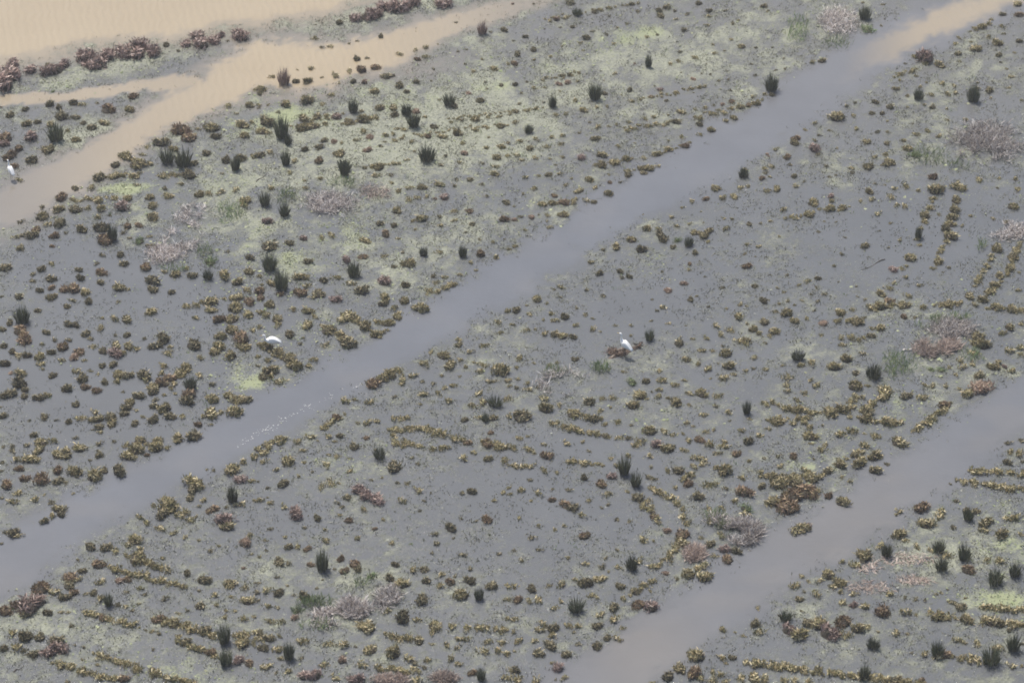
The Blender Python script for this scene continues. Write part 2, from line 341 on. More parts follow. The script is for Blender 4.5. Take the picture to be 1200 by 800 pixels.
BLOCKS[(300,0)] = """470 80 60 r,530 70 80 r,570 62 60 r,600 30 70 r,665 30 90 r,710 22 60 r,740 10 60 r,790 5 60 r,880 10 90 r,390 100 55 d,297 97 20 d,280 115 20 d,275 175 45 o,310 220 35 d,348 215 45 o,432 203 25 o,475 190 25 d,585 167 40 d,668 250 45 o,745 232 40 o,793 218 45 o,853 205 20 o,940 102 28 d,1165 135 60 d,255 318 55 o,192 325 20 o,475 270 55 d,520 268 35 d,755 272 45 b,800 264 50 o,1060 165 45 g 60,1100 148 30 d,130 400 55 g 70,75 355 40 o,185 378 45 d,245 372 65 o,370 347 55 o,440 332 50 o,495 320 70 b,560 312 65 b,30 410 60 o,15 435 40 d,310 360 25 o,455 380 40 d,505 382 45 p,610 352 70 d,640 350 40 d,830 320 35 d,945 240 35 d,985 228 30 d,980 298 30 d,1062 275 35 o,1025 328 50 o,1120 315 60 o,1185 297 40 o,675 395 70 d,750 380 45 d,705 428 40 d,560 420 70 o,355 442 45 o,240 462 85 d,135 482 70 o,57 487 35 o,105 522 35 d,312 485 40 o,390 385 30 o,820 375 30 o,
585 500 65 o,640 500 60 o,755 518 55 p,375 545 55 r,220 550 70 o,285 545 60 o,330 540 50 o,50 565 90 d,220 590 80 o,270 585 70 o,320 575 50 o,430 565 60 o,500 555 80 o,550 545 50 o,650 530 60 d,10 490 40 o,10 505 30 d,930 490 60 d,860 465 30 d,1000 432 40 p,1075 385 35 d,1080 415 30 d,1055 465 60 o,1150 395 40 d,1030 550 70 o,1090 545 50 o,1140 540 50 o,1190 530 40 o,970 560 40 d,920 570 40 o,800 545 40 o,455 530 50 g 70,490 520 40 d,705 545 45 g 60,740 600 55 g 80,905 500 50 g 70,120 650 65 g 100,150 680 40 g 60,140 775 40 g 70,415 800 60 g 60,800 760 75 g 70,
30 610 70 o,60 620 40 o,500 615 50 o,530 640 50 p,605 630 50 o,640 625 40 o,690 605 50 o,660 600 40 o,830 590 50 d,810 635 50 b,870 635 60 o,945 620 70 o,1025 605 55 o,1090 595 40 o,1150 585 60 o,1090 640 35 o,230 695 50 d,295 685 50 d,320 655 45 d,365 660 40 p,400 665 35 o,580 682 35 d,525 700 50 p,395 712 70 o,20 720 60 d,70 715 50 o,300 745 65 b,185 750 45 o,470 655 40 o,730 660 40 o,1080 690 50 o,1150 680 60 o,1180 665 40 d,975 715 50 p,1130 728 70 o,1180 722 50 o,580 775 70 o,660 765 40 o,510 785 40 o,545 780 50 o,1060 760 40 d,1130 775 50 o,870 770 40 d,740 705 35 o,890 730 40 d,955 760 40 o,970 665 50 o"""
BLOCKS[(600,0)] = """265 5 80 d,100 17 30 d,5 15 30 p,560 15 50 d,590 10 40 o,415 42 50 o,455 36 50 o,385 50 55 d,305 75 40 g 40,455 75 30 d,590 50 40 d,690 45 60 d,725 30 60 d,700 70 60 d,760 45 40 d,818 62 40 d,875 12 50 d,925 45 50 d,915 68 50 o,1000 45 40 d,1180 25 55 d,1195 50 30 o,210 88 50 p,250 82 50 o,180 95 50 o,285 122 45 d,228 125 30 d,60 168 45 d,150 135 20 d,5 188 30 d,25 250 60 d,100 228 60 d,180 263 40 o,15 290 60 b,105 275 35 o,350 172 60 d,320 197 40 o,380 145 40 d,440 158 40 d,492 127 35 d,540 107 40 d,470 200 40 o,335 232 35 o,235 215 25 o,625 168 40 o,685 158 38 d,770 85 40 o,805 138 45 d,910 115 40 o,1035 105 40 d,1060 92 30 o,1030 182 45 o,1080 212 60 o,1145 220 35 d,940 205 35 o,955 248 45 o,995 235 30 o,785 238 40 d,740 292 50 o,780 284 50 o,860 265 55 o,575 295 25 p,795 338 20 d,885 340 30 d,932 347 30 d,910 298 20 d,970 375 35 d,1015 370 30 d,1120 298 30 d,1140 348 38 d,1005 330 25 d,850 365 40 p,480 342 40 o,235 350 45 d,270 345 45 d,310 337 40 o,160 362 40 d,15 390 50 d,70 380 30 d,220 390 50 p,260 382 50 p,310 378 40 o,430 375 25 d,35 480 40 d,105 412 45 o,40 432 30 o,155 408 30 o,225 425 30 o,145 478 30 d,20 518 50 d,65 514 50 o,110 507 45 o,20 570 50 o,640 318 28 g 60,390 470 50 g 75,190 505 38 g 55,435 435 45 d,695 415 42 r,700 432 40 o,728 470 40 d,550 418 45 d,670 402 20 o,565 468 45 o,605 462 40 o,655 450 40 b,775 430 40 o,835 412 45 o,880 402 50 o,1020 422 35 d,850 432 20 o,400 500 45 o,445 494 40 o,335 512 60 o,300 468 50 o,515 445 25 o,205 533 45 o,250 528 45 o,
1135 448 45 o,1180 438 45 o,1145 478 60 o,1110 490 50 b,1070 497 60 o,1035 508 50 o,1000 525 55 o,945 530 55 o,880 548 60 o,985 484 40 p,1030 472 45 b,1040 545 60 o,1000 560 50 o,935 605 60 o,880 625 45 o,790 520 60 o,735 535 30 o,855 510 35 o,905 497 50 o,945 492 30 o,625 552 45 o,670 547 50 o,550 573 40 o,365 570 30 d,405 592 50 o,490 583 35 o,455 590 30 o,640 588 50 o,685 580 55 o,730 572 50 o,770 565 60 d,540 607 50 o,580 603 45 o,880 580 50 d,78 625 40 g 45,40 655 50 o,115 650 50 o,185 643 45 o,245 630 45 o,315 620 30 o,390 642 60 o,80 690 60 o,165 682 50 o,230 670 45 o,500 682 40 o,578 668 25 d,735 658 30 o,795 640 50 o,810 680 55 b,740 695 60 o,680 718 60 o,620 735 45 o,322 735 55 r,415 718 75 o,540 738 60 o,480 755 70 o,425 768 70 o,20 725 50 o,110 735 50 o,45 745 40 o,175 740 35 o,205 770 25 o,240 730 40 o,645 780 70 o,610 785 60 o,545 795 50 o,1195 720 30 p,1180 790 50 o,1090 795 50 o"""
BLOCKS[(900,0)] = """445 10 30 o,540 18 30 o,5 45 30 d,455 95 55 g 75,470 130 90 v,530 118 30 o,22 222 25 d,73 270 30 d,35 325 30 d,80 320 30 d,250 280 60 o,205 285 50 o,20 440 50 d,15 430 60 g 75,1100 62 45 d,1170 15 60 o,1180 65 60 b,965 132 50 o,1000 120 65 o,1040 106 45 o,1095 122 40 o,1105 155 30 o,1030 170 40 o,1080 195 70 o,1175 190 45 d,1080 255 45 d,1095 290 25 d,1155 245 25 o,870 200 40 o,895 175 35 o,890 245 55 d,895 283 35 o,950 195 30 o,975 225 70 o,740 260 110 r,690 262 50 o,735 295 50 o,810 300 70 o,625 340 55 o,675 328 50 o,645 295 30 d,695 355 30 o,618 372 35 o,600 412 45 d,655 445 38 d,705 470 50 g 55,710 405 35 o,765 440 40 o,735 488 30 d,770 497 45 d,740 385 25 o,820 385 55 o,870 400 40 o,840 437 50 o,880 432 45 o,960 480 55 g 70,985 415 40 d,1035 418 60 d,980 383 32 d,1050 378 20 d,1042 458 25 o,1125 410 30 o,1120 320 30 o,1138 355 40 o,1190 470 30 o,835 508 30 o,840 558 35 o,925 560 40 o,678 578 20 d,505 475 50 d,575 498 55 d,535 525 45 d,485 525 45 d,410 478 35 d,365 495 40 d,320 540 110 o,400 540 45 o,220 570 45 o,175 605 38 o,125 640 70 b,120 665 60 o,240 632 35 d,215 655 40 o,290 610 30 o,220 690 80 r,240 720 40 d,85 730 60 b,40 695 40 o,100 770 40 d,20 775 50 o,5 730 25 p,325 690 30 o,270 775 40 d,415 600 50 o,510 615 40 d,560 618 35 o,465 660 60 o,555 668 45 d,640 655 45 o,745 610 45 o,700 625 50 o,800 635 40 o,500 733 50 o,550 718 55 o,560 755 80 o,475 775 70 o,535 770 30 d,390 785 50 o,655 690 60 o,690 720 60 v,560 565 30 o,655 500 25 o"""
BLOCKS[(0,200)] = """95 40 45 o,460 25 80 d,540 22 60 o,585 20 50 o,635 22 60 o,770 18 55 o,820 14 50 o,890 12 90 d,1040 10 30 d,350 78 45 d,430 80 50 o,640 65 40 d,770 80 40 d,850 55 40 o,280 120 70 b,195 170 40 d,280 172 70 o,355 178 70 d,410 170 50 o,465 130 70 o,410 125 50 o,540 128 40 o,600 122 60 o,700 118 60 o,790 110 60 o,930 105 60 o,980 104 50 o,1030 100 50 o,1110 85 50 o,1150 130 70 o,1150 160 50 o,570 165 80 r,475 170 60 o,520 208 30 d,470 215 50 o,195 213 70 o,275 240 80 d,100 235 40 d,225 250 50 o,175 270 60 b,150 297 70 d,110 298 40 d,70 308 45 o,255 300 55 b,312 287 35 d,245 350 35 b,95 360 50 d,30 445 70 d,470 265 80 d,390 272 65 o,500 320 90 b,528 330 45 g 70,600 257 50 b,650 253 50 b,578 285 40 d,605 315 30 o,655 325 60 v,705 350 50 d,700 305 35 o,710 160 60 o,715 210 70 o,475 392 40 d,565 388 50 d,585 430 55 d,452 433 35 d,480 470 65 b,470 518 50 d,372 460 45 d,380 500 50 d,195 455 50 d,240 435 45 o,155 480 40 d,150 515 40 d,245 500 65 d,190 557 45 d,245 545 45 b,240 585 60 o,300 548 60 b,350 545 80 b,395 565 60 o,90 588 52 d,345 605 40 d,312 630 45 d,418 610 50 d,175 652 42 d,560 545 70 o,605 550 35 o,720 510 80 d,720 548 70 d,803 567 45 d,552 612 35 d,705 655 65 o,535 690 55 o,590 692 60 o,482 685 35 o,472 735 45 o,597 765 45 d,537 765 30 d,105 715 80 g 70,45 710 45 d,15 738 45 d,90 745 80 b,215 753 45 d,120 780 100 b,320 717 50 d,355 720 45 d,400 760 55 d,420 785 40 d,252 785 40 d,315 790 40 d,770 780 80 d,677 785 35 d,920 685 45 o,990 650 60 o,1025 690 70 b,875 633 45 o,920 627 45 o,985 605 80 o,1045 598 35 o,1160 560 55 o,1110 590 70 o,1100 640 80 o,1090 690 70 o,1170 610 60 b,1170 670 60 o,1080 740 70 o,1030 770 60 o,1140 780 90 b,1190 740 50 o,905 485 60 d,975 510 50 g 50,820 478 65 o,775 470 40 o,880 455 40 o,690 445 70 b,1050 480 80 o,1065 375 35 d,1175 405 50 d,1165 470 60 o,1110 520 60 o,985 420 70 v,5 590 25 d"""
BLOCKS[(300,200)] = """42 165 50 g 60,135 215 50 g 60,415 25 50 g 60,65 470 70 g 85,120 560 75 g 100,460 500 60 g 70,970 405 45 g 60,785 400 35 g 40,55 235 55 r,220 315 40 r,225 44 30 o,230 82 40 o,80 75 50 o,160 5 50 o,300 30 40 o,570 20 50 o,628 15 40 d,160 335 50 d,310 310 50 o,350 300 55 o,90 320 25 d,60 345 90 d,245 422 50 d,515 320 60 o,605 293 60 b,665 315 35 o,745 270 35 o,580 245 50 d,645 255 45 d,660 185 60 o,885 120 60 r,945 38 40 d,1005 35 50 d,1055 62 40 d,860 60 60 o,930 65 40 d,780 70 60 o,720 75 50 o,665 90 50 o,640 55 40 o,1125 10 60 o,1080 115 40 d,1175 145 50 d,1165 220 70 b,1015 245 45 d,1000 185 50 b,930 230 45 o,930 185 50 o,855 210 40 d,780 220 70 o,735 230 40 o,760 122 50 o,715 130 50 o,800 118 40 o,840 128 30 p,985 285 25 d,870 250 50 o,425 415 50 r,500 400 50 b,600 395 40 o,655 445 40 d,710 425 80 o,690 378 35 d,860 375 50 o,1055 382 70 b,1120 400 55 o,1010 425 40 o,1030 462 35 o,1110 330 40 o,1045 318 35 o,1165 318 25 d,1185 365 35 o,605 515 70 r,375 595 60 r,440 525 55 o,500 555 75 d,380 495 50 o,315 510 50 d,210 490 70 o,210 560 80 b,240 535 50 o,290 570 80 d,260 590 40 o,15 490 40 o,20 590 50 b,20 560 60 b,75 525 60 o,110 575 40 b,70 620 60 o,30 530 30 o,705 530 60 d,830 490 40 d,845 520 40 o,885 495 40 o,810 555 50 o,860 565 50 o,915 530 60 o,885 550 50 o,955 485 40 o,770 635 85 o,610 590 60 o,595 620 50 d,640 640 50 o,690 605 60 o,660 680 60 o,620 710 60 o,560 765 60 o,575 705 50 o,510 720 70 o,430 680 90 o,480 690 50 o,245 655 60 o,280 680 45 o,175 640 45 o,245 720 65 o,335 740 80 o,400 775 70 o,440 785 50 o,95 690 60 o,45 675 50 o,25 660 50 o,100 725 45 o,155 762 60 d,1180 650 50 o,1140 705 50 o,1140 755 40 o,955 790 45 o,1195 720 30 o,15 735 40 o,220 780 30 o"""
BLOCKS[(600,200)] = """60 30 50 o,125 20 35 o,170 15 50 d,230 12 40 o,280 35 35 o,255 65 40 o,365 35 60 o,390 75 50 o,100 80 50 o,50 105 30 o,315 90 60 o,460 52 35 b,510 50 35 d,455 100 60 o,455 15 30 o,545 15 55 d,615 5 55 d,145 150 60 o,190 145 60 o,245 140 70 b,285 145 50 o,345 135 55 o,385 140 45 d,200 110 50 b,240 200 70 o,180 260 45 o,165 235 30 o,90 215 45 p,45 210 40 d,10 225 40 p,10 165 25 o,65 275 35 o,15 350 40 o,125 205 20 d,165 205 40 o,
950 75 70 o,1070 75 55 o,1110 68 40 o,1085 35 50 g 45,1170 30 50 b,1190 5 40 d,1190 90 45 o,985 122 55 o,1045 115 60 o,912 128 50 b,842 142 45 o,800 170 35 o,755 212 40 o,775 255 40 o,888 190 20 o,990 218 35 o,1035 220 38 o,835 245 35 o,895 240 20 o,615 202 18 o,1005 265 50 o,1110 245 42 d,1165 243 35 d,860 285 60 o,920 275 60 o,900 300 70 o,630 265 60 o,690 265 50 o,695 290 70 d,710 315 70 d,775 320 50 v,560 318 70 o,490 355 65 o,430 362 40 d,605 365 70 d,755 355 45 d,828 355 48 g 45,860 380 50 d,920 330 40 o,1105 345 40 o,1155 350 40 o,370 425 42 o,410 475 55 d,508 470 45 d,515 495 40 d,548 492 45 d,707 470 30 d,830 435 35 b,830 460 35 o,805 520 60 p,1090 388 38 d,1095 440 65 b,1143 400 20 d,905 495 22 d,985 543 38 d,1135 538 42 d,225 540 55 o,195 552 30 d,350 555 35 d,425 582 40 d,225 590 30 d,120 595 65 o,165 618 35 o,20 650 60 d,80 670 45 o,70 630 25 o,300 638 35 d,340 670 40 d,250 680 60 d,180 668 45 o,205 695 50 o,145 695 30 o,375 690 30 o,735 555 50 p,655 602 25 d,700 635 55 o,680 655 35 d,835 598 45 d,865 585 25 o,920 632 32 d,1005 643 28 o,1070 622 40 o,1100 632 25 o,1180 605 55 d,1060 675 65 o,1185 705 60 d,960 722 50 o,1025 742 55 o,975 760 50 o,1100 715 35 o,1125 735 60 o,1155 755 50 o,910 778 40 o,1100 785 60 d,1055 790 50 o,785 790 50 o,850 785 30 o,645 795 45 g 60,65 740 50 o,115 742 30 o,155 758 50 o,200 762 50 d,290 775 50 d,300 717 45 o,385 737 50 o,415 750 25 o,485 722 30 o,555 722 35 o,730 712 35 o,555 768 30 o,5 720 25 d,655 700 25 o,815 725 15 d,240 770 60 o"""
BLOCKS[(900,200)] = """5 90 40 d,45 80 60 o,10 25 35 o,120 20 50 d,170 47 30 d,285 25 35 d,320 18 28 d,390 5 40 d,130 65 50 o,500 57 28 d,547 65 22 d,590 80 50 o,575 118 55 o,648 70 50 o,700 88 40 o,775 25 60 b,785 85 90 o,770 125 40 o,755 165 55 o,740 205 60 o,735 235 50 o,900 70 80 o,880 135 60 o,870 180 60 o,860 215 60 o,855 245 60 o,835 270 60 d,850 300 80 o,830 330 50 o,815 370 50 o,795 420 60 o,765 455 35 o,985 40 55 o,1085 30 35 o,1155 35 40 o,1160 82 50 o,1075 80 25 d,1145 165 60 o,1115 235 45 o,1058 222 38 d,800 205 30 o,950 210 35 o,910 258 30 o,705 320 40 g 60,708 345 35 o,620 320 35 o,565 357 25 d,588 460 50 r,625 455 40 o,665 405 70 o,650 440 35 o,650 495 40 o,715 535 35 o,590 525 40 o,570 545 50 o,660 580 50 o,535 575 60 o,570 605 60 b,530 630 80 o,480 640 50 o,575 625 50 o,640 625 70 o,725 632 55 o,685 685 30 o,635 680 45 b,850 622 60 o,890 618 50 o,810 622 40 o,845 450 30 d,820 473 20 d,940 580 60 o,985 515 50 o,1000 495 45 o,1035 450 45 o,1050 410 45 o,1075 360 65 o,1010 600 60 o,1040 560 60 o,1065 530 60 o,1090 490 60 o,1130 450 60 o,1150 400 60 o,1165 370 50 o,1190 330 30 o,1180 475 30 o,1175 555 40 o,965 625 40 o,1140 645 60 o,1065 635 60 o,1180 652 50 o,210 145 80 o,295 115 45 r,300 140 50 o,285 172 70 o,345 170 60 o,195 195 75 o,125 213 55 o,15 235 35 o,75 180 50 o,435 140 40 o,480 95 60 o,490 130 50 o,600 160 40 o,645 165 50 o,520 195 50 o,575 243 30 o,235 282 35 d,318 238 22 d,55 305 32 o,265 235 20 o,362 308 30 d,350 385 40 d,315 442 38 d,455 343 65 d,520 280 20 d,95 485 38 d,10 485 20 d,180 510 55 o,145 530 40 o,237 500 45 d,228 545 30 d,45 548 32 d,75 565 32 o,203 577 28 d,268 575 40 d,330 518 22 d,412 540 25 d,418 588 25 d,452 602 35 d,232 608 35 d,95 605 38 d,125 625 30 o,5 605 20 d,55 618 30 o,215 655 30 d,80 660 75 o,30 655 40 o,160 605 30 o,335 660 65 o,395 648 40 o,125 695 60 o,185 690 40 o,260 710 50 p,330 697 50 o,375 697 50 o,425 702 70 o,525 730 60 o,490 735 40 o,480 768 50 d,340 775 50 o,385 775 50 o,420 785 50 o,450 780 40 o,30 745 60 o,10 770 40 o,250 765 35 o,1130 725 60 o,1100 755 50 o,985 770 70 o,1190 710 40 o,800 685 60 v,890 690 60 v"""
BLOCKS[(0,400)] = """20 15 45 d,60 45 45 d,85 68 50 o,125 62 50 d,180 65 60 o,205 10 35 o,25 100 55 d,190 100 50 o,200 125 30 o,300 20 70 b,245 45 50 d,375 45 60 b,350 70 60 p,290 85 40 o,395 85 35 o,435 20 45 o,480 40 55 d,540 50 70 r,540 15 60 o,600 20 60 o,630 30 45 o,580 45 50 o,715 20 60 d,745 10 50 d,790 50 55 o,800 20 40 o,910 12 85 d,1000 45 60 o,1030 15 70 o,1085 62 65 o,1140 15 75 o,935 75 50 o,480 112 42 d,530 105 50 d,100 140 60 o,245 157 50 d,50 145 30 p,95 190 90 d,115 222 45 d,45 240 70 d,20 250 50 d,115 255 42 d,180 258 60 d,225 245 50 d,310 215 65 d,355 132 50 o,385 165 70 d,425 135 30 o,400 212 50 b,455 225 48 b,490 185 45 d,462 152 30 o,550 150 60 o,560 185 50 o,600 155 60 d,680 155 70 d,690 175 50 o,760 140 50 o,775 105 55 o,870 120 70 o,840 145 60 o,800 170 60 b,755 190 70 b,720 205 60 o,715 230 60 d,800 195 50 o,860 150 45 o,895 225 48 g 75,940 158 50 o,890 250 70 b,1000 195 40 d,995 260 70 o,1070 250 60 o,1110 265 70 o,1160 265 60 d,1105 320 80 o,985 330 80 o,945 345 40 o,1030 330 40 o,860 350 42 o,985 385 32 o,930 385 45 b,880 275 70 d,820 240 30 o,770 245 35 o,725 267 40 d,650 250 60 d,610 275 60 o,590 305 60 d,580 335 50 d,635 318 30 o,720 300 50 d,775 310 70 o,800 345 60 d,720 360 60 d,670 350 30 o,633 378 48 d,357 292 48 d,440 325 45 o,455 360 65 o,515 348 75 d,520 380 60 o,470 395 50 d,475 420 40 o,380 355 55 o,322 370 42 d,265 365 25 d,210 350 48 d,138 370 25 d,10 345 50 d,5 305 20 d,435 410 20 d,578 232 25 d,
155 433 48 d,245 458 55 o,195 470 70 o,185 505 60 o,130 480 40 d,355 445 38 d,375 495 70 o,470 475 40 d,540 463 35 d,590 480 45 o,650 460 60 o,635 500 80 o,605 530 70 o,735 465 60 o,730 495 70 o,690 528 35 b,785 495 40 o,835 455 65 o,910 435 80 d,270 525 70 o,315 525 70 o,145 540 80 o,55 485 35 d,15 490 30 d,65 545 50 o,15 565 30 d,5 605 25 d,90 590 50 b,60 510 40 d,120 635 55 b,265 600 55 b,195 640 80 b,355 600 75 o,270 650 60 d,310 660 35 d,425 550 30 d,465 530 45 d,455 510 20 d,440 625 85 o,490 600 50 d,560 600 80 d,25 670 60 b,90 700 60 o,70 745 55 o,10 730 30 d,165 740 55 o,208 717 25 o,240 748 40 d,275 780 65 o,345 710 25 o,
1185 535 60 o,1135 560 50 o,1085 590 80 o,1000 600 30 d,970 598 20 o,915 650 100 o,900 690 60 d,1130 640 60 r,1180 650 40 o,1090 755 55 g 95,1120 760 50 o,1060 770 30 d,990 780 65 b,890 730 50 d,800 755 100 o,770 780 80 o,720 770 40 o,875 790 60 o,950 740 40 o,930 770 30 d,1190 745 25 o"""
BLOCKS[(300,400)] = """50 20 70 o,100 45 70 o,150 70 70 o,180 105 80 o,240 115 45 o,60 130 80 o,80 160 60 o,35 165 50 d,120 185 60 o,10 65 40 o,10 110 30 d,60 90 50 o,270 85 45 o,205 10 35 d,325 10 50 o,440 3 90 d,390 40 15 d,545 190 80 b,590 165 70 o,630 145 70 o,665 130 50 o,420 270 60 o,465 268 38 o,530 280 50 o,648 258 38 d,380 348 50 b,345 375 60 o,320 400 45 o,250 440 50 o,190 465 45 o,292 465 20 o,215 510 40 o,105 470 60 o,60 490 60 o,30 510 60 o,5 530 30 o,40 560 45 o,345 443 50 o,390 437 45 d,370 465 30 o,515 448 35 b,462 490 52 d,480 378 35 o,520 375 50 o,565 370 40 o,640 358 45 o,675 356 50 o,710 352 45 o,685 195 45 o,735 155 50 o,780 183 35 d,690 165 50 o,790 105 60 o,820 50 40 o,880 62 65 o,905 105 70 o,965 80 40 o,950 10 45 d,1070 15 45 o,1010 45 40 o,830 195 35 d,875 155 30 o,955 160 25 o,785 245 60 o,850 240 40 o,880 220 40 o,925 203 40 o,910 275 55 o,990 115 35 o,1020 95 30 o,1060 105 50 o,1050 140 45 o,1150 125 90 o,1090 185 40 o,1120 185 35 o,1180 180 40 o,1190 205 30 o,1045 240 55 o,1015 300 50 o,1065 280 60 o,1120 305 60 g 55,1180 265 50 o,980 362 42 d,1075 375 40 g 45,1040 355 40 o,1110 355 50 d,1190 345 40 o,1100 425 35 b,770 290 30 o,650 408 50 o,700 402 55 o,655 460 55 o,700 467 55 o,735 475 40 o,765 405 55 o,805 410 55 o,850 425 60 o,890 435 60 o,935 450 60 o,990 470 45 b,830 498 50 o,870 493 55 o,900 492 40 o,775 485 40 o,1085 475 60 b,1140 480 70 o,1190 490 50 o,1020 520 40 o,970 530 60 o,1085 545 50 d,1160 558 60 o,730 545 30 o,760 570 30 d,640 440 40 o,578 550 55 g 65,650 585 80 d,440 605 40 o,130 660 60 d,60 680 30 d,10 655 20 d,205 628 30 o,265 610 25 d,330 578 50 o,225 565 35 o,145 555 75 o,100 595 40 o,310 675 50 o,350 655 60 o,390 660 25 o,340 530 30 o,380 535 40 o,475 690 60 r,510 720 60 r,570 735 70 r,425 725 45 d,380 755 35 d,405 775 35 d,190 785 50 r,130 765 45 o,70 750 40 o,20 738 45 o,55 728 20 d,540 645 25 o,590 635 20 o,660 660 28 d,710 660 35 o,755 690 50 o,820 708 20 d,790 740 30 d,680 745 50 o,505 785 40 o,965 705 38 d,1015 700 50 d,1160 705 40 o,1185 680 35 o,770 790 25 d,1110 745 35 o,1190 712 30 o,560 505 20 o,440 545 25 o"""
BLOCKS[(600,400)] = """35 75 50 o,15 120 35 o,105 100 25 o,172 105 35 o,215 98 30 o,295 80 45 d,780 3 60 d,815 80 55 o,888 38 45 o,938 40 35 o,1005 47 70 o,990 15 30 d,870 100 40 o,920 125 60 o,1012 112 65 o,965 100 20 d,990 165 55 o,1038 150 38 o,930 172 22 o,1100 132 40 o,1130 125 30 d,1185 130 40 o,1135 75 45 o,1185 5 30 d,1090 3 60 o,690 130 45 o,700 178 55 o,630 180 45 d,565 185 55 v,525 140 35 o,765 200 45 o,810 178 35 o,690 225 40 o,685 255 40 o,655 235 20 d,600 248 70 o,565 295 65 o,630 268 30 o,735 262 35 o,775 280 65 o,828 295 35 o,835 238 50 o,890 240 65 o,965 250 50 o,950 300 38 d,1008 322 48 o,1100 340 38 g 75,1115 360 30 o,1185 290 50 o,895 340 50 o,820 378 40 d,850 395 25 o,910 420 40 o,945 408 35 o,1080 412 45 o,1155 437 48 o,1190 405 25 o,1105 465 55 d,1020 370 20 d,495 370 50 o,465 305 30 o,435 385 35 o,560 388 28 d,650 410 70 o,710 420 50 o,505 447 48 o,555 447 40 d,600 465 60 o,575 485 40 o,830 460 50 o,880 457 50 b,805 430 30 o,760 435 40 o,680 480 52 r,735 495 75 o,640 525 45 o,808 505 45 o,860 540 55 o,890 550 55 o,905 570 50 o,985 490 60 o,940 480 60 o,965 520 40 o,1005 465 40 o,1055 522 55 b,1110 555 35 o,1185 545 30 d,990 600 80 o,955 585 40 o,850 585 45 o,785 600 60 d,810 635 60 o,840 620 60 o,725 600 45 o,825 665 50 b,770 680 40 o,690 700 60 o,735 715 60 o,780 750 60 o,1000 685 35 d,930 665 60 o,875 720 60 d,1090 695 90 b,1090 640 50 o,1095 775 60 v,1040 740 50 o,1170 675 45 d,1170 605 50 o,1190 625 30 o,930 785 50 o,980 780 40 o,155 310 70 o,40 345 90 d,150 262 55 o,225 295 40 o,365 275 65 d,425 265 40 o,470 260 45 o,285 335 65 o,345 345 60 o,385 355 60 d,410 325 40 o,180 380 45 o,235 395 50 o,275 405 50 o,320 415 60 o,365 420 40 o,400 433 45 o,435 437 45 d,125 210 35 d,75 195 35 o,70 222 40 o,20 215 35 d,30 172 35 o,75 500 60 o,10 500 30 o,165 530 60 b,110 520 30 o,255 470 45 o,330 467 30 o,145 480 35 o,75 440 30 o,35 450 40 o,358 512 30 d,288 562 48 o,345 565 55 o,400 570 40 o,430 575 30 o,455 545 35 o,15 578 45 o,55 582 45 o,145 600 50 o,212 612 35 o,88 645 35 d,340 635 42 d,525 625 50 g 95,580 680 50 g 75,470 630 45 r,425 660 65 b,485 580 40 o,540 530 40 o,635 630 40 d,665 640 35 o,45 690 50 o,270 690 40 d,130 712 45 o,190 690 25 d,360 745 35 o,440 710 50 o,450 760 30 d,250 760 60 b,285 775 60 d,90 745 30 o,420 775 25 d,190 740 40 b,590 730 60 d,635 745 50 o,645 775 60 o,540 700 30 o,655 585 30 o"""
BLOCKS[(900,400)] = """140 90 50 g 50,155 105 50 o,205 102 55 o,350 10 50 o,75 110 30 o,95 160 60 o,90 195 50 o,200 175 40 o,225 205 55 o,170 238 40 o,130 270 50 o,90 232 40 o,315 115 70 o,370 78 65 o,440 55 40 o,410 145 45 d,405 205 75 o,465 205 35 o,495 175 80 g 70,15 280 45 o,85 305 60 o,130 310 70 o,180 320 60 o,220 330 50 o,300 325 80 o,350 315 70 o,385 275 50 o,410 255 50 o,385 345 40 o,550 235 90 o,530 265 60 o,490 290 60 o,460 320 70 o,450 355 70 o,490 365 60 o,560 370 80 o,600 375 50 o,650 250 60 d,720 260 60 o,730 200 40 o,770 205 40 o,835 203 38 o,888 215 35 o,990 155 60 d,1055 110 65 o,1085 95 50 o,1148 130 55 o,1110 115 30 r,1000 205 110 p,940 240 70 o,1130 35 60 o,1175 30 60 o,1190 60 40 o,960 50 60 o,905 85 50 o,910 120 50 o,960 100 40 o,880 155 35 o,1010 10 80 o,970 5 60 o,810 130 40 v,850 120 30 o,765 125 40 v,700 400 60 o,735 380 60 o,770 355 60 o,800 330 60 o,830 295 60 b,610 465 80 o,340 430 60 o,395 415 60 o,455 430 25 o,500 440 50 o,455 480 60 o,405 525 50 d,430 565 70 o,495 535 70 o,445 545 60 o,497 598 65 o,550 570 35 d,335 570 65 o,280 605 50 d,345 635 30 o,385 655 35 o,210 630 80 o,170 600 50 o,120 650 80 o,50 660 80 o,25 630 70 o,115 535 50 b,50 535 35 d,55 580 40 o,200 440 70 o,195 395 50 o,270 485 40 o,255 510 50 o,205 475 30 o,40 365 70 o,10 405 35 o,125 370 55 o,170 368 50 o,255 393 25 d,185 355 40 o,215 550 25 o,180 700 110 b,110 720 110 b,90 770 110 b,30 745 80 o,285 720 50 b,345 745 70 o,1130 470 40 d,1190 460 40 d,1135 510 50 o,1180 520 60 o,1125 565 45 d,965 600 60 o,1010 604 60 o,1050 600 50 o,1095 606 60 o,1140 612 60 o,1185 616 50 o,915 656 50 o,965 664 50 o,1050 675 60 o,1100 680 60 o,1150 690 60 o,1190 690 40 o,1195 560 30 d,880 745 35 d,855 665 20 d,710 770 80 b,930 790 50 d,970 792 50 d,800 795 60 o,610 790 40 o"""
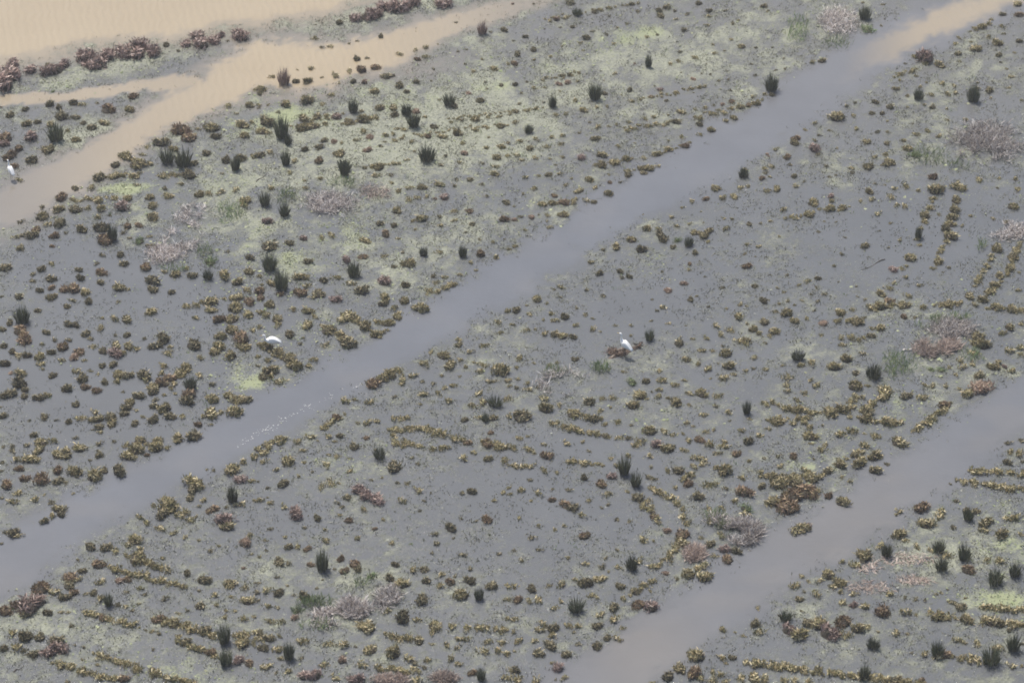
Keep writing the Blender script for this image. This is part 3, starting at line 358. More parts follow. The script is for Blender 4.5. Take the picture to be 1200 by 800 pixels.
BLOCKS[(0,600)] = """208 38 45 d,245 8 50 o,285 4 50 d,65 95 65 d,95 105 45 o,30 90 40 d,5 145 25 d,650 20 45 o,690 45 50 o,755 70 60 o,815 90 45 o,760 10 60 d,840 15 60 o,895 30 60 o,920 15 30 o,1055 30 80 r,1060 65 70 o,1150 140 65 p,1165 105 45 o,870 115 35 o,932 128 25 o,990 180 38 d,1030 155 30 o,1180 195 25 o,630 125 70 o,610 150 50 o,425 160 55 d,495 160 65 d,545 180 50 o,655 170 45 o,365 222 28 d,465 240 70 b,640 210 90 o,690 225 60 o,725 245 50 d,765 212 35 o,790 262 55 o,545 262 60 o,590 275 50 o,640 285 60 o,690 290 50 o,390 270 45 d,325 300 70 b,370 305 50 o,325 340 60 d,345 372 50 b,300 395 60 d,190 350 90 b,255 365 60 o,140 430 110 r,185 410 70 r,220 465 50 d,125 465 60 d,70 430 50 b,30 455 70 b,470 320 55 o,555 316 45 p,595 314 45 b,710 320 40 o,755 325 60 o,800 325 40 o,855 345 40 d,590 370 35 d,660 352 40 o,440 375 45 d,460 400 50 o,400 382 35 o,510 440 40 g 75,545 435 40 d,680 385 30 d,878 280 45 d,957 310 70 d,1080 328 65 o,1148 348 45 o,930 365 28 d,1010 380 50 o,1085 395 35 o,1160 410 65 o,1140 260 25 p,1195 330 20 o,410 465 50 o,445 475 50 o,480 490 45 b,510 495 50 o,550 510 50 o,600 525 45 o,595 438 40 o,625 458 30 d,650 425 25 o,285 465 35 o,320 465 30 o,770 400 40 d,835 470 30 o,880 462 28 d,935 435 55 d,1010 435 35 o,1060 455 35 o,1105 460 35 o,1145 495 45 o,1190 485 30 o,740 490 70 b,770 515 50 o,820 510 70 o,865 530 60 o,905 545 60 o,960 550 65 d,1000 565 50 o,1055 490 40 o,1130 570 60 o,1180 560 50 o,1140 610 70 o,1190 610 40 o,655 535 25 o,685 550 25 d,712 555 30 o,745 562 35 d,825 580 40 o,865 605 60 d,905 625 60 o,950 635 60 o,990 650 60 b,715 635 30 d,335 525 35 d,1052 615 62 g 115,1060 718 60 g 85,1120 690 50 r,1165 705 50 b,45 560 55 o,125 575 80 d,190 580 60 d,235 640 85 r,265 595 70 d,295 640 60 r,60 630 60 o,20 630 50 d,110 645 40 d,155 662 55 d,5 705 50 g 50,290 705 60 o,340 720 45 o,390 745 60 o,460 765 50 o,520 778 45 o,580 775 60 b,95 800 50 g 50,325 790 40 d,465 660 40 o,510 675 40 d,560 695 50 o,595 710 50 o,640 720 55 o,390 690 25 o,390 630 25 d,350 620 20 d,735 750 60 o,780 765 60 o,830 780 60 o,880 790 50 o,455 715 30 o"""
BLOCKS[(300,600)] = """190 10 60 r,290 25 45 d,225 70 30 d,70 75 35 d,45 128 30 o,50 175 25 d,130 115 30 o,20 205 30 o,435 35 40 b,385 10 30 o,595 30 35 o,560 75 30 b,475 120 40 o,640 138 42 o,330 130 50 o,320 80 30 o,155 155 50 d,200 160 45 o,238 165 45 b,105 225 60 d,160 235 40 d,260 240 40 b,310 275 62 g 100,400 215 45 b,465 240 55 b,420 270 50 b,480 265 45 d,365 265 25 d,725 145 20 v,655 242 42 d,740 265 50 o,785 265 45 d,835 98 40 d,845 145 40 d,825 188 30 d,915 70 60 d,1085 30 60 b,1035 40 25 d,960 30 25 d,975 197 40 d,1005 260 35 d,1138 192 35 d,860 285 45 o,930 120 25 d,935 295 30 d,10 330 30 d,60 362 50 o,108 375 55 d,150 338 25 o,100 300 30 d,230 390 65 d,285 350 25 d,310 315 20 d,175 385 25 d,65 432 40 o,98 442 35 d,10 370 40 d,10 410 30 d,75 505 50 o,115 507 45 o,540 292 50 v,630 305 55 d,690 330 70 o,795 318 48 d,860 348 48 o,910 325 50 b,1005 315 60 d,1105 335 70 d,965 378 75 o,1045 410 48 g 65,1185 345 40 o,780 405 75 d,1180 405 40 o,195 455 50 v,180 490 40 p,525 530 90 o,610 465 40 o,690 490 80 d,755 500 45 o,835 525 65 o,830 555 50 o,905 530 55 o,985 545 50 o,1040 540 40 o,1075 545 60 o,1150 552 50 o,1180 490 40 o,630 577 50 o,680 583 60 o,720 588 50 o,765 602 50 d,820 612 30 o,945 590 40 o,985 588 50 o,1090 600 45 o,1160 600 50 o,890 618 45 o,945 630 40 d,15 560 45 d,60 585 55 d,115 578 35 o,220 600 60 o,100 640 60 o,30 630 60 d,155 690 55 g 75,210 680 35 d,120 680 40 o,340 612 55 o,410 622 60 o,465 630 25 d,540 638 70 o,645 655 75 o,715 675 60 o,1070 642 60 o,1130 640 50 o,1180 650 50 o,805 685 50 o,750 705 40 d,785 722 35 d,920 680 45 o,945 710 45 o,45 715 60 o,95 750 30 d,155 742 50 o,320 710 50 o,400 690 50 p,370 765 50 o,500 705 60 o,570 725 60 o,660 738 60 o,705 738 60 o,225 760 60 r,280 760 60 r,470 775 65 r,1055 785 50 g 60,1010 745 50 b,1180 770 60 o,1195 735 40 o,760 785 60 o"""
BLOCKS[(600,600)] = """335 15 45 o,240 60 35 o,205 78 35 o,120 60 30 o,35 25 35 o,345 105 60 b,97 117 40 d,135 172 38 d,10 175 30 d,48 222 35 o,265 205 35 o,497 32 38 d,553 40 30 d,665 15 45 b,690 45 40 o,800 20 60 o,820 42 50 o,730 85 40 p,610 128 60 o,665 135 25 o,495 172 28 d,345 240 45 o,425 250 40 d,455 275 25 o,505 258 40 o,440 210 30 o,800 100 70 b,790 135 70 o,760 170 60 o,730 210 60 o,690 240 50 o,660 255 45 o,885 115 35 o,930 145 50 d,925 40 50 o,900 240 60 o,865 255 60 o,830 280 70 o,900 300 75 o,720 282 35 p,775 305 35 o,1000 170 50 r,1055 180 50 d,1015 215 60 b,950 200 40 o,1105 10 60 o,985 110 50 o,560 270 60 g 75,600 220 50 o,300 470 60 g 75,655 318 40 d,620 340 50 o,580 370 45 d,510 340 55 d,645 365 30 o,590 430 65 b,650 440 70 r,520 405 40 o,475 440 60 d,410 475 50 o,480 495 60 o,400 530 55 d,520 538 35 o,445 585 45 d,488 588 48 o,395 625 52 d,312 615 38 d,250 663 55 d,350 325 70 d,405 305 60 o,430 300 30 o,320 335 40 o,370 385 40 o,400 395 35 o,15 350 45 o,95 355 55 d,230 335 50 o,175 340 30 o,25 405 50 b,130 408 60 o,75 412 40 o,228 410 35 o,200 445 40 o,10 498 40 o,140 520 50 o,190 538 60 d,130 545 50 o,265 528 45 o,300 524 45 o,293 558 28 d,30 595 55 o,110 600 40 o,180 580 50 o,185 620 65 d,130 655 65 d,10 648 25 o,220 725 50 r,190 703 30 o,240 775 40 o,15 735 45 d,120 785 60 o,30 780 60 o,205 780 20 d,1153 445 35 o,1140 520 50 d,1168 560 55 o,985 545 48 o,1085 575 30 o,1047 560 20 o,870 665 85 o,990 672 50 o,1035 675 45 d,1005 705 25 o,1130 705 60 o,1175 706 55 o,790 725 65 o,850 745 80 b,730 768 65 d,885 775 50 o,940 745 40 o,990 755 45 o,940 785 60 o,1000 790 50 o,1080 775 60 o,1130 770 65 o,1180 780 60 o,655 795 40 o"""
BLOCKS[(900,600)] = """115 85 60 o,150 70 80 o,180 62 50 b,600 10 30 o,810 15 60 o,740 48 80 o,938 40 50 g 60,875 68 40 d,1015 42 70 o,1130 20 60 o,1170 28 60 o,1010 85 50 o,1098 95 75 o,1190 100 40 o,610 95 75 o,645 128 40 o,695 155 50 o,765 175 40 o,832 195 60 o,520 155 55 o,555 210 45 g 70,800 190 50 g 65,810 275 55 g 75,920 225 70 g 75,935 265 70 b,1065 340 75 g 75,1155 300 60 g 60,1080 230 60 o,1020 220 50 o,455 200 80 o,405 240 60 o,350 225 40 o,285 290 65 o,335 320 65 o,240 318 40 o,162 298 40 o,190 322 30 o,125 340 55 o,290 345 50 o,220 382 55 o,170 368 25 d,148 405 42 d,335 368 40 o,410 380 45 o,575 380 55 o,643 400 32 d,690 402 35 o,738 410 30 d,785 380 28 o,812 375 25 o,838 360 20 d,925 398 25 o,350 420 55 o,397 430 40 r,455 440 60 o,535 455 80 b,640 468 55 o,695 478 25 o,860 418 40 o,905 435 60 d,790 480 70 o,850 485 60 o,925 495 70 o,82 510 55 g 55,50 482 30 d,190 510 60 d,240 520 80 o,350 510 80 b,95 545 65 r,150 560 90 o,285 560 90 r,340 565 50 o,415 540 70 o,470 540 40 o,375 575 50 o,595 563 50 o,655 570 30 d,520 555 25 o,160 460 25 d,492 640 55 g 65,793 675 58 g 85,1045 715 80 g 75,1150 650 60 g 75,450 780 50 g 75,672 655 25 d,735 660 45 o,840 665 55 b,900 680 50 o,945 690 50 o,985 690 60 o,880 598 45 o,912 605 38 o,980 612 50 o,1075 630 60 o,1135 710 50 o,1190 715 30 o,1195 610 30 d,20 710 60 o,60 715 60 o,110 725 60 o,160 730 60 o,230 735 60 o,280 740 60 o,330 745 60 o,380 755 60 o,425 768 50 o,490 770 60 o,550 780 60 o,600 780 60 d,660 790 50 o,720 790 50 b,80 785 55 o,130 790 55 o,180 785 55 o,1010 440 60 o,1060 445 60 o,1110 450 60 o,1160 455 60 o,1040 505 80 o,1090 515 60 d,1150 520 60 o,1190 520 50 o,1125 545 40 d"""
ITEMS = []
for (bx, by), txt in BLOCKS.items():
    for e in txt.replace("\n", "").split(","):
        f = e.split()
        if len(f) < 4: continue
        x, y, wd, k = bx+float(f[0])/4, by+float(f[1])/4, float(f[2])/4, f[3]
        ITEMS.append(dict(x=x, y=y, w=wd, k=k, h=float(f[4])/4 if k == 'g' else 0))

# ---- things that other things are described by: (phrase, x, y)
MARKS = [("the egret on the brown mound",728,405),("the crouching egret",317,399),("the egret at the left edge",12,197),
 ("the tallest stacked rush pair",263,745),("the straw reeds at top right",983,22),("the large grey straw bed, right edge",1152,163),
 ("the straw bed behind the left pool",215,270),("the pinkish straw patch, upper left",385,238),("the pinkish straw, right of centre",1112,388),
 ("the domed dead reed mound",415,710),("the straw heap on right channel bank",870,622),("the fallen straw ring, lower right",1050,672),
 ("the sparse dead reeds near centre",660,452),("the wide rust bush, top right",1085,65),("the three rust bushes in line",430,581),
 ("the round rust bush, far left",142,241),("the rust bushes on left bank",38,706),("the lone rust bush in right pool",1047,315),
 ("the twin dark rushes, left centre",322,330),("the broad rush in top field",697,112),("the rush at the channel bend, top",904,102),
 ("the bushy rush by right straw",1024,440),("the widest rush, bottom right",1166,680),("the tall rush below the centre",731,548),
 ("the upright rush on lower left bank",272,580),("the dark rush below the rust trio",377,660),("the rush in open water, lower centre",740,660),
 ("the brown rush in tan water",565,35),("the reddish rush by the tan flow",333,93),("the pink bush by the right channel",1150,450),
 ("the paired rust bushes, right channel mouth",755,708),("the brown bushes along the top bank",160,62),("the soft rush left of centre",445,532),
 ("the slim rush right of centre",875,478),("the pale foam streaks",325,500),("the small red bush, top field",680,182),
 ("the rush by pale green algae",224,450),("the thin rush, lower left",127,705),("the rush in the top right shallows",1140,115),
 ("the bank bush at the left edge",6,92),("the rush beside the middle channel",542,298),("the rush at the bottom right edge",1023,757),
 ("the brown heap by the right channel",925,580),("the pale algae ring, right",1045,475),("the green reeds, upper right",935,35),
 ("the long curved row, centre",510,505),("the twin long rows, far right",1115,245),("the straight bottom row, lower right",975,785),
 ("the blurred rush, bottom centre",675,710),("the dark rush pair, upper left",205,190),("the far left pool",110,330),("the brown ring clump, lower left",62,755),
 ("the broad rush at the left edge",26,376),("the paired dark tussocks, left pool",180,333),("the small pale straw, left pool",12,436),
 ("the dark ball tussock, left water",61,439),("the pale straw tuft, left pool",88,417),("the olive bank tussocks, left channel",160,522),("the twin brown tussocks, left pool",107,455),
 ("the dark clump row, left pool",150,475),("the broad olive tussock, left water",73,531),("the brown tussock cluster, left pool",85,337),("the lone bank tussock, top channel",833,151),
 ("the pink-topped tussock row, channel",662,235),("the middle straw rows, top field",770,145),("the leafy clump by middle channel",774,272),("the bottom centre straw stubble",521,795),("the dark tussock pair near bottom",695,747)]
NUM = ["", "second ", "third ", "fourth ", "fifth ", "sixth ", "seventh ", "eighth ", "ninth ", "tenth ", "eleventh ", "twelfth ", "thirteenth ", "fourteenth "]
def give_labels(objs, noun, cat, group):
    """one label per thing: its look, then its rank and side next to the nearest findable thing"""
    buckets = {}
    for o, it in objs:
        best = min((m for m in MARKS), key=lambda m: math.hypot(m[1]-it['x'], (m[2]-it['y'])*1.3)+(40 if math.hypot(m[1]-it['x'], m[2]-it['y']) < 7 else 0))
        dx, dy = it['x']-best[1], (it['y']-best[2])*1.3
        side = ("right of" if dx > 0 else "left of") if abs(dx) > abs(dy) else ("in front of" if dy > 0 else "behind")
        buckets.setdefault((best[0], side), []).append((math.hypot(dx, dy), o))
    for (ph, side), lst in buckets.items():
        lst.sort(key=lambda t: t[0])
        for i, (d, o) in enumerate(lst):
            tag(o, f"{noun}, {NUM[min(i, 13)]}nearest {side} {ph}", cat, group)

KINDS = {  # name, words, category, group, stuff words
 'o': ("olive_tussock", "straw-tipped olive tussock", "tussock", "olive tussocks standing in the flood water"),
 'd': ("dark_tussock", "dark olive tussock", "tussock", "dark tussocks standing in the flood water"),
 'b': ("brown_tussock", "brown tussock", "tussock", "brown tussocks standing in the flood water"),
 'p': ("straw_tuft", "pale straw tuft", "tuft", "pale straw tufts on the marsh"),
 'v': ("green_tuft", "leafy green tuft", "tuft", "leafy green tufts on the marsh"),
 'r': ("rust_bush", "rust-brown twiggy bush", "bush", "rust-brown bushes on the marsh"),
 'g': ("rush_clump", "dark green rush clump", "rushes", "dark rush clumps standing in water")}
PROTO = {}
for k in 'odbp':
    PROTO[k] = [tussock_mesh(KINDS[k][0], M[k], 100+i*7+ord(k), n=310, H=(.46, .40, .52, .44)[i % 4], lobes=(5, 6, 4, 7)[i % 4]) for i in range(8)]
PROTO['v'] = [tussock_mesh("green_tuft", M['v'], 350+i, n=110, H=.34, lobes=6, stem=.42, wid=.05, ragged=1.3) for i in range(4)]
PROTO['r'] = [tussock_mesh("rust_bush", M['r'], 300+i, n=300, H=.56, lobes=(4, 5, 6)[i % 3], stem=.26, wid=.05, ragged=.7) for i in range(6)]
PROTO['g'] = [rush_mesh("rush_clump", M['g'], 400+i, lean=(.30, .42, .52)[i % 3]) for i in range(7)]
BROWN_RUSH = [rush_mesh("rush_clump", M['r'], 450+i) for i in range(2)]

def place(it):
    """foot position, scales in metres"""
    s = px_per_m(it['x'], it['y'])
    wm = it['w']/s
    if it['k'] == 'g':
        gx, gy = ground(it['x'], it['y']-it['w']*.12)
        return gx, gy, wm*1.35, wm*1.2, max(.35, it['h']/s/cD*1.18)
    gx, gy = ground(it['x'], it['y']+it['w']*.16)
    if it['k'] == 'r': wm *= 1.5 if it['y'] < 100 and it['x'] < 560 else 1.08
    wm *= float(np.interp(it['y'], [0, 250, 450, 800], [.80, .92, 1.0, 1.08]))
    if it['w'] < 10: wm *= .9
    wm *= 1-.16*float(np.interp(it['x'], [420, 560, 1000, 1080], [0, 1, 1, 0])*np.interp(it['y'], [330, 460], [1, 0]))
    return gx, gy, wm*1.03, wm*1.03, wm*.95
by = {}
for it in ITEMS: by.setdefault(it['k'], []).append(it)
REST = {}
for k, lst in by.items():
    lst.sort(key=lambda t: -t['w'])
    vis = [t for t in lst if 2 < t['x'] < 1198 and 2 < t['y'] < 798]
    keep = vis[:300]; ids = {id(t) for t in keep}
    REST[k] = [t for t in lst if id(t) not in ids]
    objs = []
    for i, it in enumerate(keep):
        gx, gy, sx, sy, sz = place(it)
        me = random.choice(PROTO[k])
        if k == 'g' and (abs(it['x']-565) < 3 and it['y'] < 60 or abs(it['x']-332) < 3 and it['y'] < 110): me = BROWN_RUSH[0]
        o = link(KINDS[k][0], me)
        o.location = (gx, gy, -.012 if k != 'g' else -.02); o.rotation_euler = (0, 0, random.uniform(0, 6.283))
        e = random.uniform(.86, 1.14)
        o.scale = (sx*e, sy/e, sz*random.uniform(.85, 1.2))
        objs.append((o, it))
    give_labels(objs, *KINDS[k][1:])

# ---- the smaller tussocks past the first three hundred of their kind, and the marsh going on outside the frame
def merged(name, mat, lst, label, cat, n, seed):
    rng = np.random.default_rng(seed); V, Fc, off = [], [], 0
    var = [dome(np.random.default_rng(seed+50+i), n, H=.42, lobes=3+i % 3, wid=.09, stem=.30) for i in range(10)]
    for it in lst:
        gx, gy, sx, sy, sz = place(it)
        v, f = var[rng.integers(10)]; a = rng.uniform(0, 6.283); c, s = math.cos(a), math.sin(a)
        e = rng.uniform(.8, 1.2)
        vx, vy = v[:, 0]*sx*e, v[:, 1]*sy/e
        V.append(np.column_stack([gx+vx*c-vy*s, gy+vx*s+vy*c, v[:, 2]*sz*rng.uniform(.8, 1.2)-.006])); Fc.append(f+off); off += len(v)
    o = link(name, mesh_np(name, np.concatenate(V), np.concatenate(Fc), mat))
    return tag(o, label, cat, kind="stuff")
outer_o, outer_d = [], []
for i in range(2600):
    x, y = RNG.uniform(-330, 1530), RNG.uniform(-200, 1050)
    if -8 < x < 1208 and -8 < y < 808: continue
    _, _, _, ow = fields(np.array([x]), np.array([y]))
    if ow[0] > .25: continue
    (outer_o if RNG.uniform() < .65 else outer_d).append(dict(x=x, y=y, w=RNG.uniform(5, 17), k='o', h=0))
# the thin continuous rows and arcs that the small tussocks stand in
ROWS = [[(100,715),(155,732)],[(185,725),(252,745)],[(275,742),(320,748)],[(210,750),(252,765)],[(130,665),(217,687)],[(145,650),(190,665)],[(110,765),(165,783)],[(62,775),(135,797)],[(175,785),(228,800)],
 [(455,502),(500,500),(550,517)],[(455,519),(490,521)],[(563,517),(600,525)],[(452,742),(500,750)],[(560,732),(600,738)],[(440,783),(490,785)],
 [(765,570),(800,595),(805,612)],[(745,580),(772,607)],[(800,627),(787,645),(770,660)],[(675,680),(707,675)],[(740,695),(765,680)],[(652,497),(690,505),(712,510)],[(665,482),(705,490)],[(665,540),(692,542)],[(600,545),(622,545)],
 [(915,475),(950,482),(990,482),(1007,465)],[(900,491),(950,490)],[(1010,482),(1042,455)],[(1007,490),(1055,495)],[(1070,505),(1112,472)],[(995,535),(1030,510)],[(1003,544),(1030,532)],[(967,552),(990,537)],[(890,557),(960,557)],[(900,590),(957,572)],
 [(1137,548),(1200,555)],[(1122,562),(1200,572)],[(875,776),(920,781),(1000,791),(1080,800)],[(1147,710),(1200,715)],[(1090,720),(1137,725)],[(1150,727),(1200,731)],[(1100,768),(1160,772)],
 [(812,137),(892,117)],[(732,150),(797,140)],[(740,118),(825,100)],[(765,180),(807,167)],[(697,192),(740,185)],[(732,200),(770,193)],[(600,130),(635,125)],[(697,12),(735,5)],[(640,22),(695,12)],[(637,92),(680,84)],[(632,240),(675,232)],[(922,255),(960,246),(995,242)],
 [(1047,90),(1075,80)],[(1137,35),(1162,25)],[(1100,220),(1085,250),(1075,280)],[(1122,215),(1110,270),(1095,315)],[(1170,285),(1142,335)],[(1197,280),(1180,320),(1150,352)],[(1020,360),(1065,356)],[(1097,357),(1127,354)],[(980,375),(1012,373)],[(1155,361),(1200,361)],
 [(332,150),(400,134)],[(400,145),(440,138)],[(450,165),(525,152),(600,143)],[(435,195),(480,187)],[(525,139),(600,129)],[(125,206),(165,204)],[(185,205),(225,202)],[(85,234),(135,231)],[(215,357),(250,351)],[(397,365),(445,391)],[(377,382),(415,400)],[(445,393),(470,367)],[(500,345),(535,331)],
 [(305,522),(333,512)],[(378,500),(402,485)],[(430,448),(468,432)],[(305,405),(350,428)],[(150,530),(185,515)],[(200,452),(222,432)]]
FILL = []
for row in ROWS:
    for (x0, y0), (x1, y1) in zip(row[:-1], row[1:]):
        L_ = math.hypot(x1-x0, y1-y0); step = float(np.interp(y0, [0, 800], [4.6, 6.4])); m_ = max(2, int(L_/step))
        for i in range(m_+1):
            if RNG.uniform() < .08: continue
            f_ = (i+RNG.uniform(-.3, .3))/m_
            FILL.append(dict(x=x0+(x1-x0)*f_, y=y0+(y1-y0)*f_+RNG.normal(0, 1.1), w=step*RNG.uniform(1.3, 2.1), k='o', h=0))
merged("small_olive_tussocks", M['o'], REST.get('o', [])+FILL+outer_o, "many small olive tussocks scattered between the larger ones", "tussocks", 75, 21)
merged("small_dark_tussocks", M['d'], REST.get('d', [])+outer_d, "many small dark tussocks scattered over the shallow water", "tussocks", 75, 22)

# ---- fine growth: sprouts, floating weed, algae
def scatter(n, dens, seed, margin=160):
    """ground-uniform points kept by a density of the marsh fields"""
    rng = np.random.default_rng(seed)
    x0, y0 = ground(-margin, -margin*.6); x1, y1 = ground(1200+margin, 800+margin*.6)
    x, y = rng.uniform(x0, -x0, n), rng.uniform(y1, y0, n)
    px, py = pixel(x, y)
    f = look(x, y)
    keep = (rng.uniform(0, 1, n) < dens(px, py, x, y, *f)) & (px > -margin) & (px < 1200+margin)
    return x[keep], y[keep], px[keep], py[keep], rng
def flakes(name, mat, n, dens, smin, smax, seed, label, cat, tilt=.25):
    x, y, px, py, rng = scatter(n, dens, seed)
    m = len(x); s = rng.uniform(smin, smax, m)*(1+.8*(rng.uniform(0, 1, m) > .93))
    a = rng.uniform(0, 6.283, (m, 1))+np.array([[0, 1.6, 3.1, 4.7]])+rng.normal(0, .25, (m, 4))
    r = s[:, None]*rng.uniform(.35, .75, (m, 4))
    z = np.maximum(.004, .012+rng.normal(0, 1, (m, 4))*s[:, None]*tilt)
    v = np.stack([x[:, None]+np.cos(a)*r, y[:, None]+np.sin(a)*r, z], -1).reshape(-1, 3)
    o = link(name, mesh_np(name, v, np.arange(m*4).reshape(m, 4), mat))
    return tag(o, label, cat, kind="stuff")
def sprouts(name, mat, n, dens, hmin, hmax, nb, seed, label, cat, spread=.06, wid=.022):
    x, y, px, py, rng = scatter(n, dens, seed)
    m = len(x); h = np.repeat(rng.uniform(hmin, hmax, m), nb)
    b = np.column_stack([np.repeat(x, nb)+rng.normal(0, spread, m*nb), np.repeat(y, nb)+rng.normal(0, spread, m*nb), np.full(m*nb, -.004)])
    d = np.column_stack([rng.normal(0, .45, (m*nb, 2)), np.ones(m*nb)]); d /= np.linalg.norm(d, axis=1)[:, None]
    v, f = blades(b, d, h*rng.uniform(.6, 1.2, m*nb), wid, .25, rng)
    o = link(name, mesh_np(name, v, f, mat))
    return tag(o, label, cat, kind="stuff")
def clump(x, y, sc_, sd): return fbm(x*sc_, y*sc_, sd, 3)
flakes("floating_weed", M['weed'], 520000, lambda px, py, x, y, mu, ma, al, ow: np.clip(ma*1.5-.35, 0, 1)*sstep(.30, .65, clump(x, y, 1.6, 5)), .02, .05, 31,
       "fine grey-green weed floating in mats on the shallow water", "water weed")
flakes("green_algae", M['alga'], 200000, lambda px, py, x, y, mu, ma, al, ow: np.clip(al*1.2, 0, 1)*sstep(.25, .6, clump(x, y, 2.2, 6)), .03, .09, 32,
       "bright yellow-green algae floating in patches on the marsh", "algae")
sprouts("water_sprouts", M['sprout'], 340000, lambda px, py, x, y, mu, ma, al, ow: (.16+.8*ma)*(1-ow)*sstep(.36, .66, clump(x, y, .9, 7)), .03, .09, 3, 33,
        "tiny dark sprouts pricking through the shallow water everywhere", "sprouts", .055, .027)
sprouts("low_green_growth", M['v'], 12000, lambda px, py, x, y, mu, ma, al, ow: (al*.9+.10*ma)*(1-ow), .04, .14, 4, 34,
        "low green shoots growing in the algae patches", "shoots", .08, .028)
flakes("foam", M['foam'], 700000, lambda px, py, x, y, mu, ma, al, ow: (polydist(px, py, [(282,522,3),(300,508,5),(328,496,8),(345,486,3),(362,478,5),(380,470,3),(392,458,4),(425,452,3)])+3.4*(fbm(px/11, py/5, 4)-.5) < .55)*.6, .018, .042, 35,
       "pale foam flecks streaked along the middle channel edge", "foam", .05)

# ------------------------------------------------------------------ dead reed beds: each one a thing of dead stems and green shoots
def reed_mesh(name, mat, cx, cy, wpx, hpx, n, hmin, hmax, lean, seed, wid=.022, flat=0.0):
    rng = np.random.default_rng(seed)
    a = rng.uniform(0, 6.283, n); q = np.sqrt(rng.uniform(0, 1, n))*rng.uniform(.6, 1.15, n)
    gx, gy = ground(cx+np.cos(a)*q*wpx/2, cy+np.sin(a)*q*hpx/2)
    ox, oy = ground(cx, cy)
    kx, ky = gx*.8, gy*.8
    keep = fbm(kx*1.3, ky*1.3, seed, 3) > .37
    gx, gy = gx[keep], gy[keep]; m = len(gx)
    d = np.column_stack([rng.normal(0, lean, (m, 2)), np.full(m, 1.0-flat)*rng.uniform(.05 if flat else .4, 1, m)]); d /= np.linalg.norm(d, axis=1)[:, None]
    L = rng.uniform(hmin, hmax, m)*(1.15-.4*q[keep])
    v, f = blades(np.column_stack([gx-ox, gy-oy, np.full(m, .0)]), d, L, wid*rng.uniform(.6, 1.5, m), .2, rng)
    v[:, 2] += rng.uniform(.004, .03, m).repeat(5)
    return mesh_np(name, v, f, mat), (float(ox), float(oy), 0.0)
BEDS = [  # label, x, y, width, height in photo px, dead stems, stem length, green (x, y, w, h, n), material, flat
 ("bleached straw reeds beside a dark rush at the top right", 982,26,44,30, 420,.30,.75, [(935,36,32,36,260),(980,52,40,16,120)], 'straw', 0),
 ("large bed of grey bleached straw leaning at the right edge", 1155,168,82,44, 1000,.35,.85, [(1088,182,55,24,260),(1120,195,70,14,160)], 'straw', 0),
 ("bleached straw bed, topmost of three left of the upper middle", 227,254,40,26, 330,.25,.6, [(268,250,46,34,260)], 'straw', 0),
 ("bleached straw bed, middle of three left of the upper middle", 212,280,46,32, 420,.25,.6, [(240,296,30,16,90)], 'straw', 0),
 ("bleached straw bed, lowest of three beside the left pool", 194,299,42,22, 330,.25,.55, [(205,316,40,10,90)], 'straw', 0),
 ("pinkish straw patch behind the twin dark rushes", 385,240,62,28, 560,.22,.55, [(336,232,30,24,170),(400,216,40,14,170)], 'straw', 0),
 ("sparse pinkish straw trailing right of the pink straw patch", 440,226,40,16, 110,.2,.45, [], 'litter', 0),
 ("pinkish bleached straw patch above the right channel", 1115,386,52,24, 480,.25,.6, [(1088,380,34,18,200),(1125,372,30,12,110)], 'straw', 0),
 ("pale straw fringe near the far right edge", 1182,272,46,20, 300,.25,.6, [(1150,288,14,14,60)], 'straw', 0),
 ("small pink straw clump behind the bushy dark rush", 1086,410,30,20, 260,.3,.7, [(1050,428,52,34,360)], 'litter', 0),
 ("pink straw clump behind the pink bush by the right channel", 1113,408,26,16, 220,.3,.65, [(1140,418,30,20,110)], 'litter', 0),
 ("domed mound of dead grey-pink reeds in the lower left", 415,713,34,22, 620,.35,.65, [(368,707,50,16,240),(378,734,60,16,110)], 'straw', 0),
 ("collapsed grey stems left of the domed reed mound", 384,724,36,22, 300,.2,.5, [], 'straw', 0),
 ("sparse grey stems right of the domed reed mound", 456,702,34,28, 200,.3,.6, [(412,683,46,20,140)], 'straw', 0),
 ("sparse dead reeds in the shallow water near the centre", 660,450,58,28, 330,.3,.65, [(704,432,26,14,150),(645,436,40,14,110)], 'straw', 0),
 ("leaning straw heap on the bank of the right channel", 872,624,38,28, 700,.35,.75, [(845,622,24,22,150)], 'straw', 0),
 ("straw and green shoots behind the right channel straw heap", 842,611,30,18, 200,.25,.6, [(838,606,34,18,160)], 'straw', 0),
 ("brown straw clump left of the right channel straw heap", 814,649,24,18, 300,.25,.55, [], 'litter', 0),
 ("fallen pinkish straw lying in a ring, back part", 1060,655,70,14, 260,.2,.45, [], 'litter', .9),
 ("fallen pinkish straw lying in a ring, right part", 1072,680,40,12, 240,.2,.45, [], 'litter', .9),
 ("fallen pinkish straw lying in a ring, front part", 1020,688,60,14, 260,.2,.45, [], 'litter', .9),
 ("fallen pinkish straw lying in a ring, left part", 1018,665,30,12, 110,.2,.45, [], 'litter', .9),
 ("short pink straw stubble at the bottom centre left", 458,797,40,10, 260,.2,.45, [], 'litter', 0),
 ("short pink straw stubble at the bottom centre right", 521,795,30,12, 240,.2,.5, [], 'litter', 0),
]
